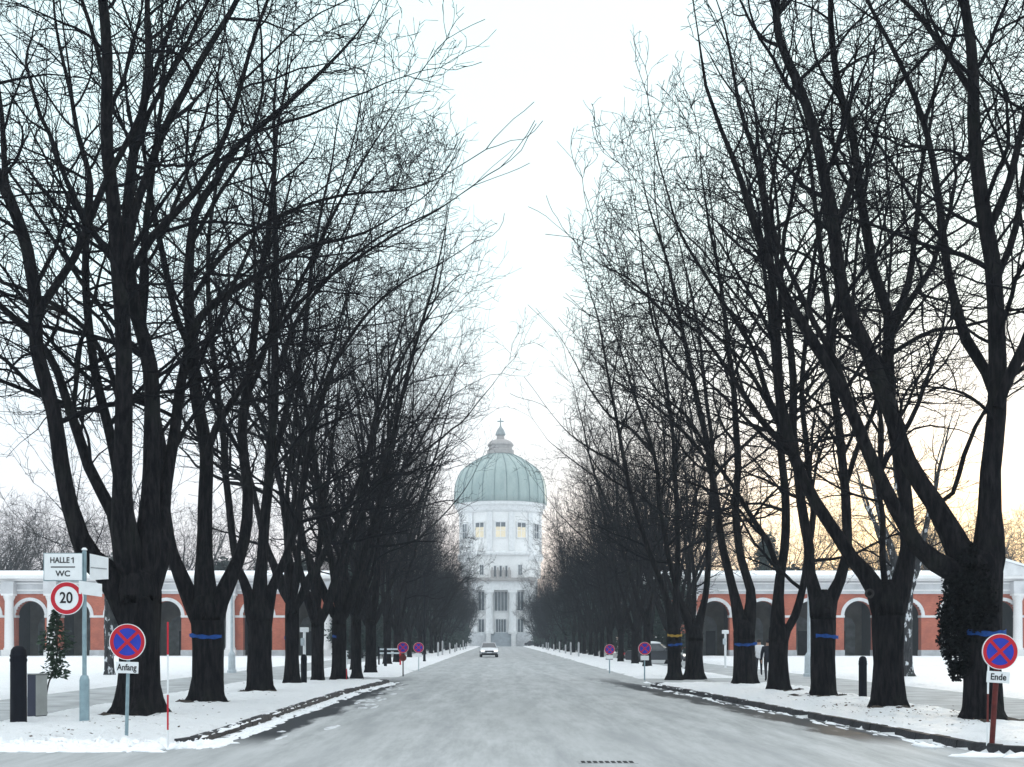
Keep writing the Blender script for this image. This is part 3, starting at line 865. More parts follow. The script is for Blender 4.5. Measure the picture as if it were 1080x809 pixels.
# ------------------------------------------------------------------ arcades
def arch_wall(b, x0, x1, xc, r, zs, zt, y0, y1):
    """piers and spandrel of one bay, with a round-headed opening"""
    n = 14
    for ya, yb in ((y0, y1),):
        b.box(x0, xc-r, ya, yb, 0, zs); b.box(xc+r, x1, ya, yb, 0, zs)
        arc = [(xc-r*math.cos(math.pi*k/n), zs+r*math.sin(math.pi*k/n)) for k in range(n+1)]
        top = [(x0+(x1-x0)*k/n, zt) for k in range(n+1)]
        pts = [(x0, zs)] + arc + [(x1, zs)]
        tp = [(x0, zt)] + [(max(x0, min(x1, p[0])), zt) for p in arc] + [(x1, zt)]
        m = len(pts)
        V = [(x, ya, z) for x, z in pts]+[(x, ya, z) for x, z in tp]+[(x, yb, z) for x, z in pts]+[(x, yb, z) for x, z in tp]
        Fs = []
        for i in range(m-1):
            Fs += [(i, i+1, m+i+1, m+i), (2*m+i, 3*m+i, 3*m+i+1, 2*m+i+1), (i, 2*m+i, 2*m+i+1, i+1)]
        b.add(V, Fs)

def ring_arc(b, xc, zs, r0, r1, y0, y1, n=16):
    V = []; Fs = []
    for k in range(n+1):
        a = math.pi*k/n; c, s = math.cos(a), math.sin(a)
        for r in (r0, r1):
            for yy in (y0, y1): V.append((xc-r*c, yy, zs+r*s))
    for k in range(n):
        o = 4*k; p = o+4
        Fs += [(o, o+2, p+2, p), (o+1, p+1, p+3, o+3), (o, p, p+1, o+1), (o+2, o+3, p+3, p+2)]
    Fs += [(0, 1, 3, 2), (4*n, 4*n+2, 4*n+3, 4*n+1)]
    b.add(V, Fs)

def arcade(label, xs, half, cols, xa, xb, gable=None, sgn=1):
    Y = 126.0
    root = empty('arcade_building', ((xa+xb)/2, Y, 0), 0, label, 'arcade')
    ox, r, zs, zt = (xa+xb)/2, 1.5, 4.25, 6.45
    w = MB()
    edges = [xa] + [(xs[i]+xs[i+1])/2 for i in range(len(xs)-1)] + [xb]
    for i, xc in enumerate(xs): arch_wall(w, edges[i]-ox, edges[i+1]-ox, xc-ox, r, zs, zt, 0, .9)
    w.build('brick_wall', M['brick'], root)
    for i, xc in enumerate(xs):
        b = MB(); ring_arc(b, xc-ox, zs, r, r+.34, -.09, .3); b.build('archivolt', M['stone'], root)
        b = MB(); b.box(xc-ox-1.15, xc-ox+1.15, 5.25, 5.5, .12, 3.3); b.prism([(xc-ox-1.15+0, 3.3), (xc-ox+1.15, 3.3), (xc-ox+.8, 4.0), (xc-ox, 4.35), (xc-ox-.8, 4.0)], 5.25, 5.5)
        b.build('wall_monument', M['monument'], root)
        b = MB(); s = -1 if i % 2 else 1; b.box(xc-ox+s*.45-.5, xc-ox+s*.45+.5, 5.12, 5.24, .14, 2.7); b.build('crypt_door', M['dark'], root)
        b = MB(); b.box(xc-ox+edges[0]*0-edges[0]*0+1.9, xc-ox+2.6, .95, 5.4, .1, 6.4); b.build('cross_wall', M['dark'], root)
    for i, e in enumerate(edges):
        if 0 < i < len(edges)-1:
            hw = .05
        # impost bands and plinths on every pier
        l = xs[i-1]+r if i > 0 else xa
        rgt = xs[i]-r if i < len(xs) else xb
        b = MB(); b.box(l-ox-.06, rgt-ox+.06, -.1, .95, zs-.22, zs+.02); bevel(b.build('impost', M['stone'], root), .03)
        b = MB(); b.box(l-ox-.05, rgt-ox+.05, -.14, 1.0, 0, .72); bevel(b.build('pier_plinth', M['plinth'], root), .03)
    for cx in cols:
        b = MB(); b.box(cx-ox-.62, cx-ox+.62, -1.15, -.16, 0, .75)
        b.lathe([(.55, .75), (.55, .9), (.47, 1.0), (.46, 2.5), (.42, 5.7), (.46, 5.8), (.55, 6.05), (.58, 6.1), (.58, 6.25)], 20, (cx-ox, -.62, 0))
        b.box(cx-ox-.62, cx-ox+.62, -1.2, -.16, 6.25, 6.45)
        auto_smooth(b.build('column', M['stone2'], root))
    b = MB(); b.box(xa-ox-.1, xb-ox+.1, -1.25 if False else -.2, 5.9, 6.452, 7.75)
    for cx in cols: b.box(cx-ox-.64, cx-ox+.64, -1.22, -.2, 6.455, 7.7)
    b.build('frieze', M['frieze'], root)
    b = MB(); b.box(xa-ox-.15, xb-ox+.15, -.3, -.202, 6.75, 6.9); b.box(xa-ox-.15, xb-ox+.15, -.34, -.202, 7.45, 7.6); b.build('moulding', M['stone2'], root)
    b = MB(); b.prism([(0, 0)]*0 + [(xa-ox-.5, 7.75), (xb-ox+.5, 7.75), (xb-ox+.5, 7.98), (xa-ox-.5, 7.98)], -.55, 6.2)
    b.box(xa-ox-.8, xb-ox+.8, -.95, 6.5, 7.98, 8.3)
    b.build('cornice', M['stone2'], root)
    b = MB()
    prof = [(-.9, 8.302), (-.85, 8.42), (2.8, 9.0), (6.4, 8.42), (6.45, 8.302)]
    V = []
    for X in (xa-ox-.75, xb-ox+.75):
        V += [(X, yy, z) for yy, z in prof]
    n = len(prof)
    b.add(V, [tuple(range(n)), tuple(range(2*n-1, n-1, -1))]+[(i, n+i, n+(i+1) % n, (i+1) % n) for i in range(n)])
    b.build('snowy_roof', M['clean_snow'], root)
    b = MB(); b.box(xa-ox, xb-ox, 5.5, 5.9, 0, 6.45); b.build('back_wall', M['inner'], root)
    b = MB(); b.box(xa-ox, xb-ox, -1.6, 5.5, 0, .1); b.build('gallery_floor', M['plinth'], root)
    for e in (xa, xb-.6):
        b = MB(); b.box(e-ox, e-ox+.6, .9, 5.5, 0, 6.45); b.build('end_wall', M['brick'], root)
    if gable is not None:
        b = MB(); g = gable-ox; b.prism([(g-4.6, 8.302), (g+4.6, 8.302), (g, 9.75)], -1.0, -.4); b.build('pediment', M['stone'], root)
        b = MB(); b.prism([(g-4.9, 8.31), (g, 9.76), (g+4.9, 8.31), (g+4.9, 8.5), (g, 10.0), (g-4.9, 8.5)], -1.2, 3.0); b.build('pediment_snow', M['clean_snow'], root)
    return root
lx = [-19.9-4.65*i for i in range(12)][::-1]
arcade('red brick arcade with white arches and snowy roof beyond the left lawn', lx, 2.3, [-49.7, -45.4, -27.2, -17.3], lx[0]-2.3, -16.7)
rx = [22.2+4.9*i for i in range(11)]
arcade('red brick arcade with white arches, end columns and gable beyond the right lawn', rx, 2.4, [16.4, 19.8, 52.9, 49.0], 15.8, rx[-1]+2.4, gable=51.5)

# ------------------------------------------------------------------ church
def church():
    S = .2615; Yc = 349.0; cx = .8
    root = empty('domed_church', (cx, Yc, 0), 0, 'white domed church with green copper dome closing the end of the avenue', 'church')
    X = lambda px: (px-528)*S
    Z = lambda py: (681-py)*S
    def bx(name, x0, x1, y0, y1, t, bt, m, par=None):
        b = MB(); b.box(X(x0), X(x1), y0, y1, Z(bt), Z(t)); return b.build(name, m, par or root)
    # front block, attic and wings
    bx('facade_wall', 494, 562, -9, 14, 622, 681, M['stone2'])
    bx('portico_entablature', 497, 559, -11.2, 13, 612.5, 622, M['stone'])
    bx('facade_cornice', 491, 565, -12, 15, 609, 612.4, M['lantern'])
    bx('attic_wall', 499, 557, -8.5, 13, 584.5, 609, M['stone2'])
    bx('attic_cornice', 497, 559, -9.2, 13.5, 582, 584.4, M['stone'])
    bx('side_wing', 452, 494, 0, 24, 633, 681, M['stone2']); bx('side_wing', 562, 604, 0, 24, 633, 681, M['stone2'])
    bx('side_wing_cornice', 450, 493.9, -.8, 25, 630, 632.9, M['stone']); bx('side_wing_cornice', 562.1, 606, -.8, 25, 630, 632.9, M['stone'])
    bx('rear_block', 486, 570, 15.1, 42, 590, 681, M['stone2'])
    # columns and pilasters of the portico
    for c in (516, 540.5):
        b = MB(); r = 4.0*S
        b.box(X(c)-r*1.15, X(c)+r*1.15, -11.4, -9.05, Z(668), Z(665))
        prof = [(r*1.08, Z(665)), (r, Z(663.5)), (r*.88, Z(627)), (r*1.05, Z(625.5)), (r*1.12, Z(624.5))]
        b.lathe(prof, 24, (X(c), -10.3, 0)); b.box(X(c)-r*1.2, X(c)+r*1.2, -11.5, -9.05, Z(624.5), Z(622))
        auto_smooth(b.build('column', M['stone'], root))
    for c in (500.5, 556):
        bx('pilaster', c-3, c+3, -10, -9, 622, 681, M['stone'])
    # windows and doors: dark recessed glazing in a frame
    def window(x0, x1, t, bt, yf, m=M['glass'], bars=2, name='window'):
        f = MB(); fw = .22
        a, c, z0, z1 = X(x0), X(x1), Z(bt), Z(t)
        f.box(a-fw, a, yf-.22, yf+.1, z0-fw, z1+fw); f.box(c, c+fw, yf-.22, yf+.1, z0-fw, z1+fw)
        f.box(a, c, yf-.22, yf+.1, z1, z1+fw); f.box(a, c, yf-.3, yf+.1, z0-fw, z0)
        for k in range(1, bars+1):
            xx = a+(c-a)*k/(bars+1); f.box(xx-.06, xx+.06, yf-.12, yf-.02, z0, z1)
        fo = f.build(name, M['stone'], root)
        p = MB(); p.box(a, c, yf-.05, yf-.01, z0, z1); p.build('pane', m, fo)
    window(521.5, 535, 623.5, 643.5, -9, bars=3); window(504.6, 510.6, 623.5, 643, -9, bars=1); window(545.8, 551.8, 623.5, 643, -9, bars=1)
    window(523, 533.5, 652.5, 666, -9, bars=3, name='doorway'); window(504.8, 510.4, 652.5, 666, -9, bars=1); window(546, 551.6, 652.5, 666, -9, bars=1)
    for c in (508, 548.5): window(c-1.8, c+1.8, 595, 605.5, -8.5, bars=1)
    for c in (522, 528, 534): window(c-1.0, c+1.0, 596, 607.5, -8.5, bars=0)
    for c in (519, 525, 531, 537):
        b = MB(); b.lathe([(.42, 0), (.5, .2), (.36, .25), (.42, 1.2), (.5, 2.0), (.22, 2.35), (.27, 2.6), (.18, 2.95)], 10, (X(c), -9.4, Z(609))); b.build('statue', M['lantern'], root, smooth=True)
    # stairs
    b = MB(); ns = 18
    for k in range(ns):
        b.box(X(517.8), X(538.8), -9.05-(ns-k)*.42, -9.05-(ns-k-1)*.42 if k < ns-1 else -9.05, 0, Z(666.5)*(k+1)/ns)
    b.build('stairs', M['steps'], root)
    bx('stair_flank', 513, 517.7, -17, -9.05, 667, 681, M['stone']); bx('stair_flank', 538.9, 543.6, -17, -9.05, 667, 681, M['stone'])
    bx('plinth', 495, 512.9, -10.4, -9.05, 666.5, 681, M['plinth']); bx('plinth', 543.7, 561, -10.4, -9.05, 666.5, 681, M['plinth'])
    # drum
    dy = 10.0; S = .276
    Z = lambda py: (681-py)*S - 1.5*min(1, max(0, (py-448)/75))
    b = MB(); rd = 42.5*S
    b.lathe([(rd, Z(604)), (rd, Z(570)), (rd*1.0, Z(531))], 72, (0, dy, 0)); auto_smooth(b.build('drum', M['stone2'], root))
    b = MB(); b.lathe([(rd*1.02, Z(587)), (rd*1.07, Z(584)), (rd*1.07, Z(580)), (rd*1.02, Z(578))], 72, (0, dy, 0)); auto_smooth(b.build('drum_base_ring', M['stone'], root))
    b = MB(); b.lathe([(rd*1.01, Z(538)), (rd*1.06, Z(536)), (rd*1.07, Z(532)), (rd*1.13, Z(530.5)), (rd*1.13, Z(527.5)), (rd*1.05, Z(527.4))], 72, (0, dy, 0)); auto_smooth(b.build('drum_cornice', M['stone'], root))
    for k in range(12):
        a = -math.pi/2+k*math.pi/6
        ca, sa = math.cos(a), math.sin(a)
        def radial(b, w0, w1, r0, r1, z0, z1):
            V = []
            for z in (z0, z1):
                for rr_, ww in ((r0, w0), (r1, w0), (r1, w1), (r0, w1)):
                    V.append((ca*rr_-sa*ww, dy+sa*rr_+ca*ww, z))
            b.add(V, [(0,1,2,3),(4,7,6,5),(0,4,5,1),(1,5,6,2),(2,6,7,3),(3,7,4,0)])
        f = MB(); h = 1.35
        for w0, w1, z0, z1 in ((-h-.3, -h, Z(564)-.3, Z(549)+.3), (h, h+.3, Z(564)-.3, Z(549)+.3), (-h, h, Z(549), Z(549)+.3), (-h, h, Z(564)-.3, Z(564))):
            radial(f, w0, w1, rd-.35, rd+.22, z0, z1)
        fo = f.build('drum_window', M['stone'], root)
        p = MB(); radial(p, -h, h, rd-.3, rd+.04, Z(553.5), Z(549)); p.build('pane', M['glass'], fo)
        p = MB(); radial(p, -h, h, rd-.3, rd+.04, Z(564), Z(553.6)); p.build('pane', M['skyglow'] if k in (11, 0, 1) else M['glass'], fo)
        p = MB(); radial(p, -.1, .1, rd-.3, rd+.1, Z(564), Z(549)); radial(p, -h, -.101, rd-.3, rd+.09, Z(557.5), Z(557)); radial(p, .101, h, rd-.3, rd+.09, Z(557.5), Z(557)); p.build('glazing_bars', M['stone'], fo)
        p = MB(); a2 = a+math.pi/12; ca, sa = math.cos(a2), math.sin(a2)
        radial(p, -.8, .8, rd-.3, rd+.45, Z(578), Z(538)); p.build('drum_pilaster', M['stone'], root)
        p = MB(); p.lathe([(.5, 0), (.55, .3), (.3, .4), (.5, 1.0), (.2, 1.5), (.05, 1.8)], 8, (ca*rd*1.08, dy+sa*rd*1.08, Z(527.5))); p.build('finial', M['stone'], root)
    # dome
    prof = [(48.6, 527.4), (48.6, 520), (48.2, 512), (46.9, 505.5), (44.8, 500), (41.3, 494), (36.2, 489.6), (30.4, 486), (23.2, 481.7), (17, 478.7), (13, 477.0), (10, 476)]
    pm = [(r*S, Z(y)) for r, y in prof]
    b = MB(); b.lathe(pm, 96, (0, dy, 0)); do = b.build('dome', M['copper'], root, smooth=True)
    for k in range(24):
        a = (k+.5)*2*math.pi/24
        pts = [(math.cos(a)*(r+.06), dy+math.sin(a)*(r+.06), z+.03) for r, z in pm]
        p = MB(); p.tube(pts, .09 if k % 2 else .15, 6); p.build('rib', M['seam'], do)
    b = MB(); b.lathe([(14.2*S, Z(477)), (14.2*S, Z(473)), (12.4*S, Z(472)), (12.4*S, Z(469.5)), (14*S, Z(468)), (13.6*S, Z(466.8)), (11.4*S, Z(464.4)), (8*S, Z(462.8)), (4.4*S, Z(462)), (3.9*S, Z(458.5))], 32, (0, dy, 0))
    auto_smooth(b.build('lantern', M['lantern'], root))
    b = MB(); b.lathe([(4.4*S, Z(458.4)), (5.4*S, Z(457.6)), (4.9*S, Z(455.5)), (3.4*S, Z(452.5)), (1.7*S, Z(450.3)), (.6*S, Z(448.8)), (1.0*S, Z(448.2)), (.3*S, Z(447.4))], 24, (0, dy, 0)); b.build('spire_cap', M['capstone'], root, smooth=True)
    b = MB(); b.box(-.16, .16, dy-.16, dy+.16, Z(448.5), Z(440.5)); b.box(-.95, .95, dy-.13, dy+.13, Z(444.6), Z(443.4)); b.build('cross', M['seam'], root)
    return root
church()

# ------------------------------------------------------------------ signs
def disc(b, r, y0, y1, n=48, c=(0, 0), mi=0):
    poly = [(c[0]+r*math.cos(2*math.pi*k/n), c[1]+r*math.sin(2*math.pi*k/n)) for k in range(n)]
    b.prism(poly, y0, y1, mi)

def annulus(b, r0, r1, y0, y1, n=48, c=(0, 0)):
    V = []; Fs = []
    for k in range(n):
        a = 2*math.pi*k/n
        for r in (r0, r1):
            for yy in (y0, y1): V.append((c[0]+r*math.cos(a), yy, c[1]+r*math.sin(a)))
    for k in range(n):
        o = 4*k; p = 4*((k+1) % n)
        Fs += [(o, o+2, p+2, p), (o+1, p+1, p+3, o+3), (o, p, p+1, o+1), (o+2, o+3, p+3, p+2)]
    b.add(V, Fs)

def lettering(text, size, loc, parent, m=None, name='lettering', sx=1.0):
    cu = bpy.data.curves.new('lettering', 'FONT'); cu.body = text; cu.size = size
    cu.align_x = 'CENTER'; cu.align_y = 'CENTER'; cu.extrude = .002; cu.offset = size*.018
    tmp = bpy.data.objects.new('lettering', cu); COL.objects.link(tmp)
    dg = bpy.context.evaluated_depsgraph_get()
    me = bpy.data.meshes.new_from_object(tmp.evaluated_get(dg))
    bpy.data.objects.remove(tmp); bpy.data.curves.remove(cu)
    me.materials.clear(); me.materials.append(m or M['black'])
    o = link(bpy.data.objects.new(name, me), parent)
    o.location = loc; o.rotation_euler = (R(90), 0, 0); o.scale = (sx, 1, 1)
    return o

def no_stopping(loc, zc, r, post_m, label, text=None, tilt=0.0, ph=None, rz=0.0, plate=(.36, .2), post_r=.03, extra=None):
    root = empty('no_stopping_sign', loc, rz, label, 'road sign', 'no-stopping signs')
    root.rotation_euler = (0, tilt, rz)
    b = MB(); b.lathe([(post_r, -.1), (post_r, zc+r*.75), (post_r*.6, zc+r*.8)], 12, (0, .035+post_r, 0)); b.build('post', post_m, root, smooth=False)
    b = MB(); disc(b, r, -.012, .012, c=(0, zc)); dd = b.build('sign_disc', M['signback'], root)
    b = MB(); disc(b, r*.97, -.0155, -.0125, c=(0, zc)); b.build('blue_face', M['blue'], dd)
    b = MB(); annulus(b, r*.76, r*.965, -.0195, -.016, c=(0, zc)); b.build('red_ring', M['red'], dd)
    b = MB(); annulus(b, r*.965, r*1.0, -.0215, -.013, c=(0, zc)); b.build('white_rim', M['white'], dd)
    w, l = r*.085, r*.765
    poly = []
    for q in range(4):
        a = math.pi/4+q*math.pi/2; ca, sa = math.cos(a), math.sin(a)
        poly += [(ca*l+sa*w, zc+sa*l-ca*w), (ca*l-sa*w, zc+sa*l+ca*w)]
        a2 = a+math.pi/4; poly.append((math.cos(a2)*w*1.414, zc+math.sin(a2)*w*1.414))
    b = MB(); b.prism(poly, -.0215, -.0162); b.build('red_cross', M['red'], dd)
    for s in (.45, -.45):
        b = MB(); b.box(-.05, .05, .012, .045, zc+s*r-.015, zc+s*r+.015); b.build('bracket', M['signback'], root)
    if text is not None:
        pw, ph_ = plate; zp = zc-r-ph_/2-.03
        b = MB(); b.box(-pw/2, pw/2, -.008, .008, zp-ph_/2, zp+ph_/2); pl = bevel(b.build('text_plate', M['white'], root), .006)
        if text:
            lettering(text, ph_*.78, (0, -.011, zp), pl, sx=.78 if len(text) > 4 else .9)
    if extra == 'red_disc':
        zp = zc-r-.22; b = MB(); disc(b, .17, -.01, .01, c=(0, zp), n=28); b.build('small_red_disc', M['rust'], root)
    return root

def ptG(px, py, h=CAMH-GZ):
    D = F*h/(py-HY); return ((px-HX)*D/F, D)
# left foreground sign
D = 20.4
no_stopping(((132-HX)*D/F, D, GZ-.05), (HY-677)*D/F+CAMH-GZ+.05, .30, M['steel'], 'no-stopping sign with the plate Anfang on a grey-blue post at the left corner', 'Anfang', tilt=R(1.4), plate=(.38, .19))
D = 19.2
no_stopping(((1048-HX)*D/F, D, GZ-.05), (HY-687)*D/F+CAMH-GZ+.05, .28, M['rust'], 'no-stopping sign with the plate Ende on a red-brown post at the right corner', 'Ende', tilt=R(3.6), plate=(.36, .18), post_r=.042)
for px, pc, pb, r, lab, ex in ((425, 683, 711, .27, 'far no-stopping sign with a small red disc below it, left kerb', 'red_disc'), (441.5, 683, 706, .29, 'far no-stopping sign on a pale post, farther of the two at the left kerb', None)):
    x, D = ptG(px, pb)
    no_stopping((x, D, GZ-.05), (HY-pc)*D/F+CAMH-GZ+.05, r, M['pale_steel'] if ex is None else M['bollard'], lab, '' if ex is None else None, extra=ex)
for px, pc, pb, r, lab in ((680, 684, 715, .28, 'no-stopping sign with a dark plate at the near end of the right far verge'), (643, 685, 708, .27, 'no-stopping sign with a white plate deep in the right tree row')):
    x, D = ptG(px, pb)
    no_stopping((x, D, GZ-.05), (HY-pc)*D/F+CAMH-GZ+.05, r, M['steel'], lab, '')

# direction sign post at the left corner
def direction_post():
    D = 24.0; x = (88-HX)*D/F; z0 = GZ-.06
    P = lambda px, py: ((px-HX)*D/F-x, CAMH+(HY-py)*D/F-z0)
    root = empty('direction_sign', (x, D, z0), 0, 'tall grey-blue post with HALLE 1 WC board and round 20 speed sign', 'road sign')
    b = MB(); b.lathe([(.095, 0), (.095, .92), (.075, .99), (.042, 1.02), (.042, 3.42), (.03, 3.45)], 16, (0, .06, 0)); auto_smooth(b.build('post', M['steel'], root))
    x0, zt = P(47, 584); x1, zb = P(87, 612)
    b = MB(); b.box(x0, x1, -.03, -.005, zb, zt); bd = bevel(b.build('name_board', M['white'], root), .012)
    b = MB()
    f = .012
    b.box(x0-f, x1+f, -.022, 0, zb-f-.006, zb-.001); b.box(x0-f, x1+f, -.022, 0, zt+.001, zt+f); b.box(x0-f, x0-.001, -.022, 0, zb, zt); b.box(x1+.001, x1+f, -.022, 0, zb, zt)
    b.build('board_edge', M['steel'], bd)
    cx = (x0+x1)/2; hh = zt-zb
    lettering('HALLE', hh*.30, (cx-.062, -.034, zb+hh*.745), bd, sx=.86)
    b = MB(); ux, uz, uh = cx+.2, zb+hh*.645, hh*.215
    b.prism([(ux-.011, uz), (ux+.011, uz), (ux+.011, uz+uh), (ux-.006, uz+uh), (ux-.045, uz+uh*.74), (ux-.038, uz+uh*.64), (ux-.011, uz+uh*.8)], -.036, -.031); b.build('lettering', M['black'], bd)
    b = MB(); b.box(cx-.235, cx+.235, -.035, -.031, zb+hh*.475, zb+hh*.515); b.build('divider_line', M['black'], bd)
    lettering('WC', hh*.30, (cx, -.034, zb+hh*.24), bd, sx=1.05)
    cx, cz = P(71, 631); r = .325
    b = MB(); disc(b, r, -.035, -.012, c=(cx, cz)); sd = b.build('speed_disc', M['white'], root)
    b = MB(); annulus(b, r*.71, r*.955, -.039, -.0355, c=(cx, cz)); b.build('red_ring', M['red'], sd)
    lettering('20', r*.92, (cx-.01, -.040, cz), sd, sx=.86)
    b = MB(); b.box(cx-.02, .05, 0, .03, cz-.02, cz+.02); b.build('bracket', M['steel'], root)
    # boards facing the side street, seen very obliquely
    xa, za = P(95.3, 584); xb, zb2 = P(105, 612)
    b = MB(); q = .55
    b.add([(xa, -.02, zb2), (xb, q, zb2+.05), (xb, q, za-.04), (xa, -.02, za), (xa-.012, .0, zb2), (xb-.012, q+.01, zb2+.05), (xb-.012, q+.01, za-.04), (xa-.012, 0, za)],
          [(0,1,2,3),(7,6,5,4),(0,4,5,1),(1,5,6,2),(2,6,7,3),(3,7,4,0)])
    sb = b.build('side_board', M['white'], root)
    b = MB(); b.add([(xa+.01, .005, (za+zb2)/2), (xb-.01, q-.05, (za+zb2)/2), (xb-.01, q-.05, (za+zb2)/2-.02), (xa+.01, .005, (za+zb2)/2-.02)], [(0,1,2,3)]); b.v[-1][:, 1] -= .02
    b.build('divider_line', M['signback'], sb)
    xa, za = P(84.5, 612.5); xb, zb2 = P(103, 628)
    b = MB()
    b.add([(xa, -.075, zb2+.03), (xb, .25, zb2-.02), (xb, .25, za-.05), (xa, -.075, za), (xa, -.06, zb2+.03), (xb, .265, zb2-.02), (xb, .265, za-.05), (xa, -.06, za)],
          [(0,1,2,3),(7,6,5,4),(0,4,5,1),(1,5,6,2),(2,6,7,3),(3,7,4,0)])
    b.build('arrow_plate', M['white'], root)
    b = MB(); b.lathe([(.05, 0), (.06, .015), (.03, .05)], 12, (0, .06, 3.45)); b.build('snow_cap', M['clean_snow'], root, smooth=True)
    return root
direction_post()

# snow stakes
def snow_stake(px, ptop, pbot, segs, label, tilt=0.0, r=.015):
    x, D = ptG(px, pbot)
    root = empty('snow_stake', (x, D, GZ-.05), 0, label, 'snow stake', 'snow stakes along the kerb'); root.rotation_euler = (0, tilt, 0)
    H = (pbot-ptop)*D/F+.05
    for z0, z1, m in segs:
        b = MB(); b.lathe([(r, z0*H), (r, z1*H-.001)], 10); b.build('stake_band', M[m], root)
snow_stake(177, 656, 785, ((0, .14, 'white'), (.14, .42, 'red'), (.42, .74, 'white'), (.74, 1, 'red')), 'red and white snow stake right of the corner tree on the left')
snow_stake(1041, 690, 786, ((0, .28, 'white'), (.28, .58, 'rust'), (.58, 1, 'white')), 'white and red-brown snow stake left of the Ende sign', R(1))
snow_stake(365.5, 686, 718, ((0, .42, 'red'), (.42, 1, 'white')), 'red and white snow stake against a trunk in the left row')

# bollards, cabinet
def bollard(px, pbot, ptop, w, label):
    x, D = ptG(px, pbot)
    H = (pbot-ptop)*D/F+.04; r = w*D/F/2
    root = empty('bollard', (x, D, GZ-.04), 0, label, 'bollard', 'black bollards')
    b = MB(); b.lathe([(r*1.08, 0), (r*1.08, .06), (r, .08), (r*.98, H*.86), (r*1.03, H*.865), (r*1.03, H*.885), (r*.97, H*.89), (r*.9, H*.945), (r*.6, H*.985), (r*.2, H)], 24); auto_smooth(b.build('post', M['bollard'], root))
    b = MB(); b.lathe([(r*1.035, 0), (r*1.05, .03), (r*1.035, .06)], 24, (0, 0, H*.8)); b.build('collar_ring', M['bollard'], root)
bollard(19.5, 763, 681, 17, 'thick black bollard beside the grey cabinet at the left edge')
bollard(910, 737, 692, 8.5, 'slim black bollard between the second and third right-hand trees')
bollard(320.5, 721, 690, 6.5, 'dark bollard in front of the white post in the left row')
bollard(406.5, 703.6, 683, 3.4, 'far dark bollard at the end of the low two-rail barrier')
x, D = ptG(39, 759)
root = empty('utility_cabinet', (x, D, GZ-.05), R(58), 'low grey metal cabinet with a dark side next to the thick black bollard', 'cabinet')
b = MB(); b.box(-.14, .14, -.13, .13, .12, .98); bevel(b.build('housing', M['cabinet_dark'], root), .01)
b = MB(); b.box(-.135, .135, -.155, -.132, .14, .97); bevel(b.build('front_panel', M['cabinet'], root), .006)
b = MB(); b.box(-.13, .13, -.12, .12, 0, .118); b.build('plinth', M['bollard'], root)
b = MB(); b.box(-.15, .15, -.16, .14, .982, 1.0); b.build('lid', M['cabinet'], root)

# young evergreen with stake
x, D = ptG(50, 754)
root = empty('young_evergreen', (x, D, GZ-.05), 0, 'small leafy evergreen sapling with a thin bent stem beside the HALLE 1 post', 'sapling')
sc = D/F
stem = [(0, 0, 0), (-.04, 0, .3), (.02, .02, .75), (.17, .05, 1.2), (.2, .05, 1.7), (.17, .03, 2.3)]
b = MB(); b.tube(resample(stem, .12), np.linspace(.022, .007, len(resample(stem, .12))), 7); b.build('stem', M['greybark'], root, smooth=True)
rng = np.random.default_rng(8); n = 950
tt = rng.uniform(0, 1, n); zz = .85+1.5*tt; prof = .235*np.sin(np.pi*np.clip(tt*.85+.15, 0, 1))**.8+.03
az = rng.uniform(0, 6.28, n); rad = prof*np.sqrt(rng.uniform(.05, 1, n))*(1+.6*np.sin(zz*8+az*2))
P = np.stack([.17+rad*np.cos(az), .04+rad*np.sin(az), zz], 1)
u = np.stack([np.cos(az), np.sin(az), rng.normal(-.35, .4, n)], 1)+rng.normal(0, .3, (n, 3)); u /= np.linalg.norm(u, axis=1, keepdims=True)
w = np.cross(u, rng.normal(size=(n, 3))); w /= np.linalg.norm(w, axis=1, keepdims=True)
s = rng.uniform(.04, .085, (n, 1))
V = np.stack([P-u*s, P+w*s*.4, P+u*s, P-w*s*.4], 1).reshape(-1, 3)
quads_object('foliage', V, np.arange(4*n).reshape(-1, 4), M['leaf'], root, smooth=False)

# lamp posts on the lawns
def lamp_post(x, y, h, m, label, base=.19):
    root = empty('lamp_post', (x, y, GZ-.03), 0, label, 'street lamp', 'lamp posts')
    b = MB(); b.lathe([(base*1.25, 0), (base*1.25, .12), (base, .16), (base*.92, .95), (base*.6, 1.05), (.075, 1.12), (.055, h-.1), (.075, h-.06), (.075, h)], 16); auto_smooth(b.build('post', m, root))
    b = MB(); b.lathe([(.08, h), (.17, h+.45), (.19, h+.5), (.02, h+.66)], 12); b.build('lantern_glass', M['cabinet'] if m is M['pale_steel'] else m, root)
    if m is M['pale_steel']: b = MB(); b.lathe([(.2, h+.52), (.12, h+.66), (.02, h+.72)], 12); b.build('snow_cap', M['clean_snow'], root, smooth=True)
    return root
lamp_post((244.5-HX)*62.7/F, 62.7, 4.3, M['pale_steel'], 'pale lamp post on the left lawn before a white arcade column')
lamp_post((853-HX)*56.1/F, 56.1, 4.6, M['pale_steel'], 'pale lamp post on the right lawn beside the U-forked tree', base=.2)
x, D = ptG(456, 698)
lamp_post(x-.6, D, 6.2, M['bollard'], 'dark lamp post at the left kerb far down the avenue', base=.1)
def white_post(px, pbot, ptop, label):
    x, D = ptG(px, pbot); H = (pbot-ptop)*D/F
    root = empty('marker_post', (x, D, GZ-.03), 0, label, 'post')
    b = MB(); b.lathe([(.07, 0), (.07, H*.9)], 12); b.build('post', M['white'], root)
    b = MB(); b.box(-.2, .2, -.08, .08, H*.9, H); bevel(b.build('head_box', M['white'], root), .02)
    b = MB(); b.box(-.16, .02, -.1, -.02, H*.62, H*.78); bevel(b.build('plate', M['pale_steel'], root), .01)
white_post(321, 712, 661, 'white post with a flat head behind the dark bollard in the left row')
white_post(765, 704, 664, 'white post with a flat head on the right lawn, left of the broad ribboned trunk')

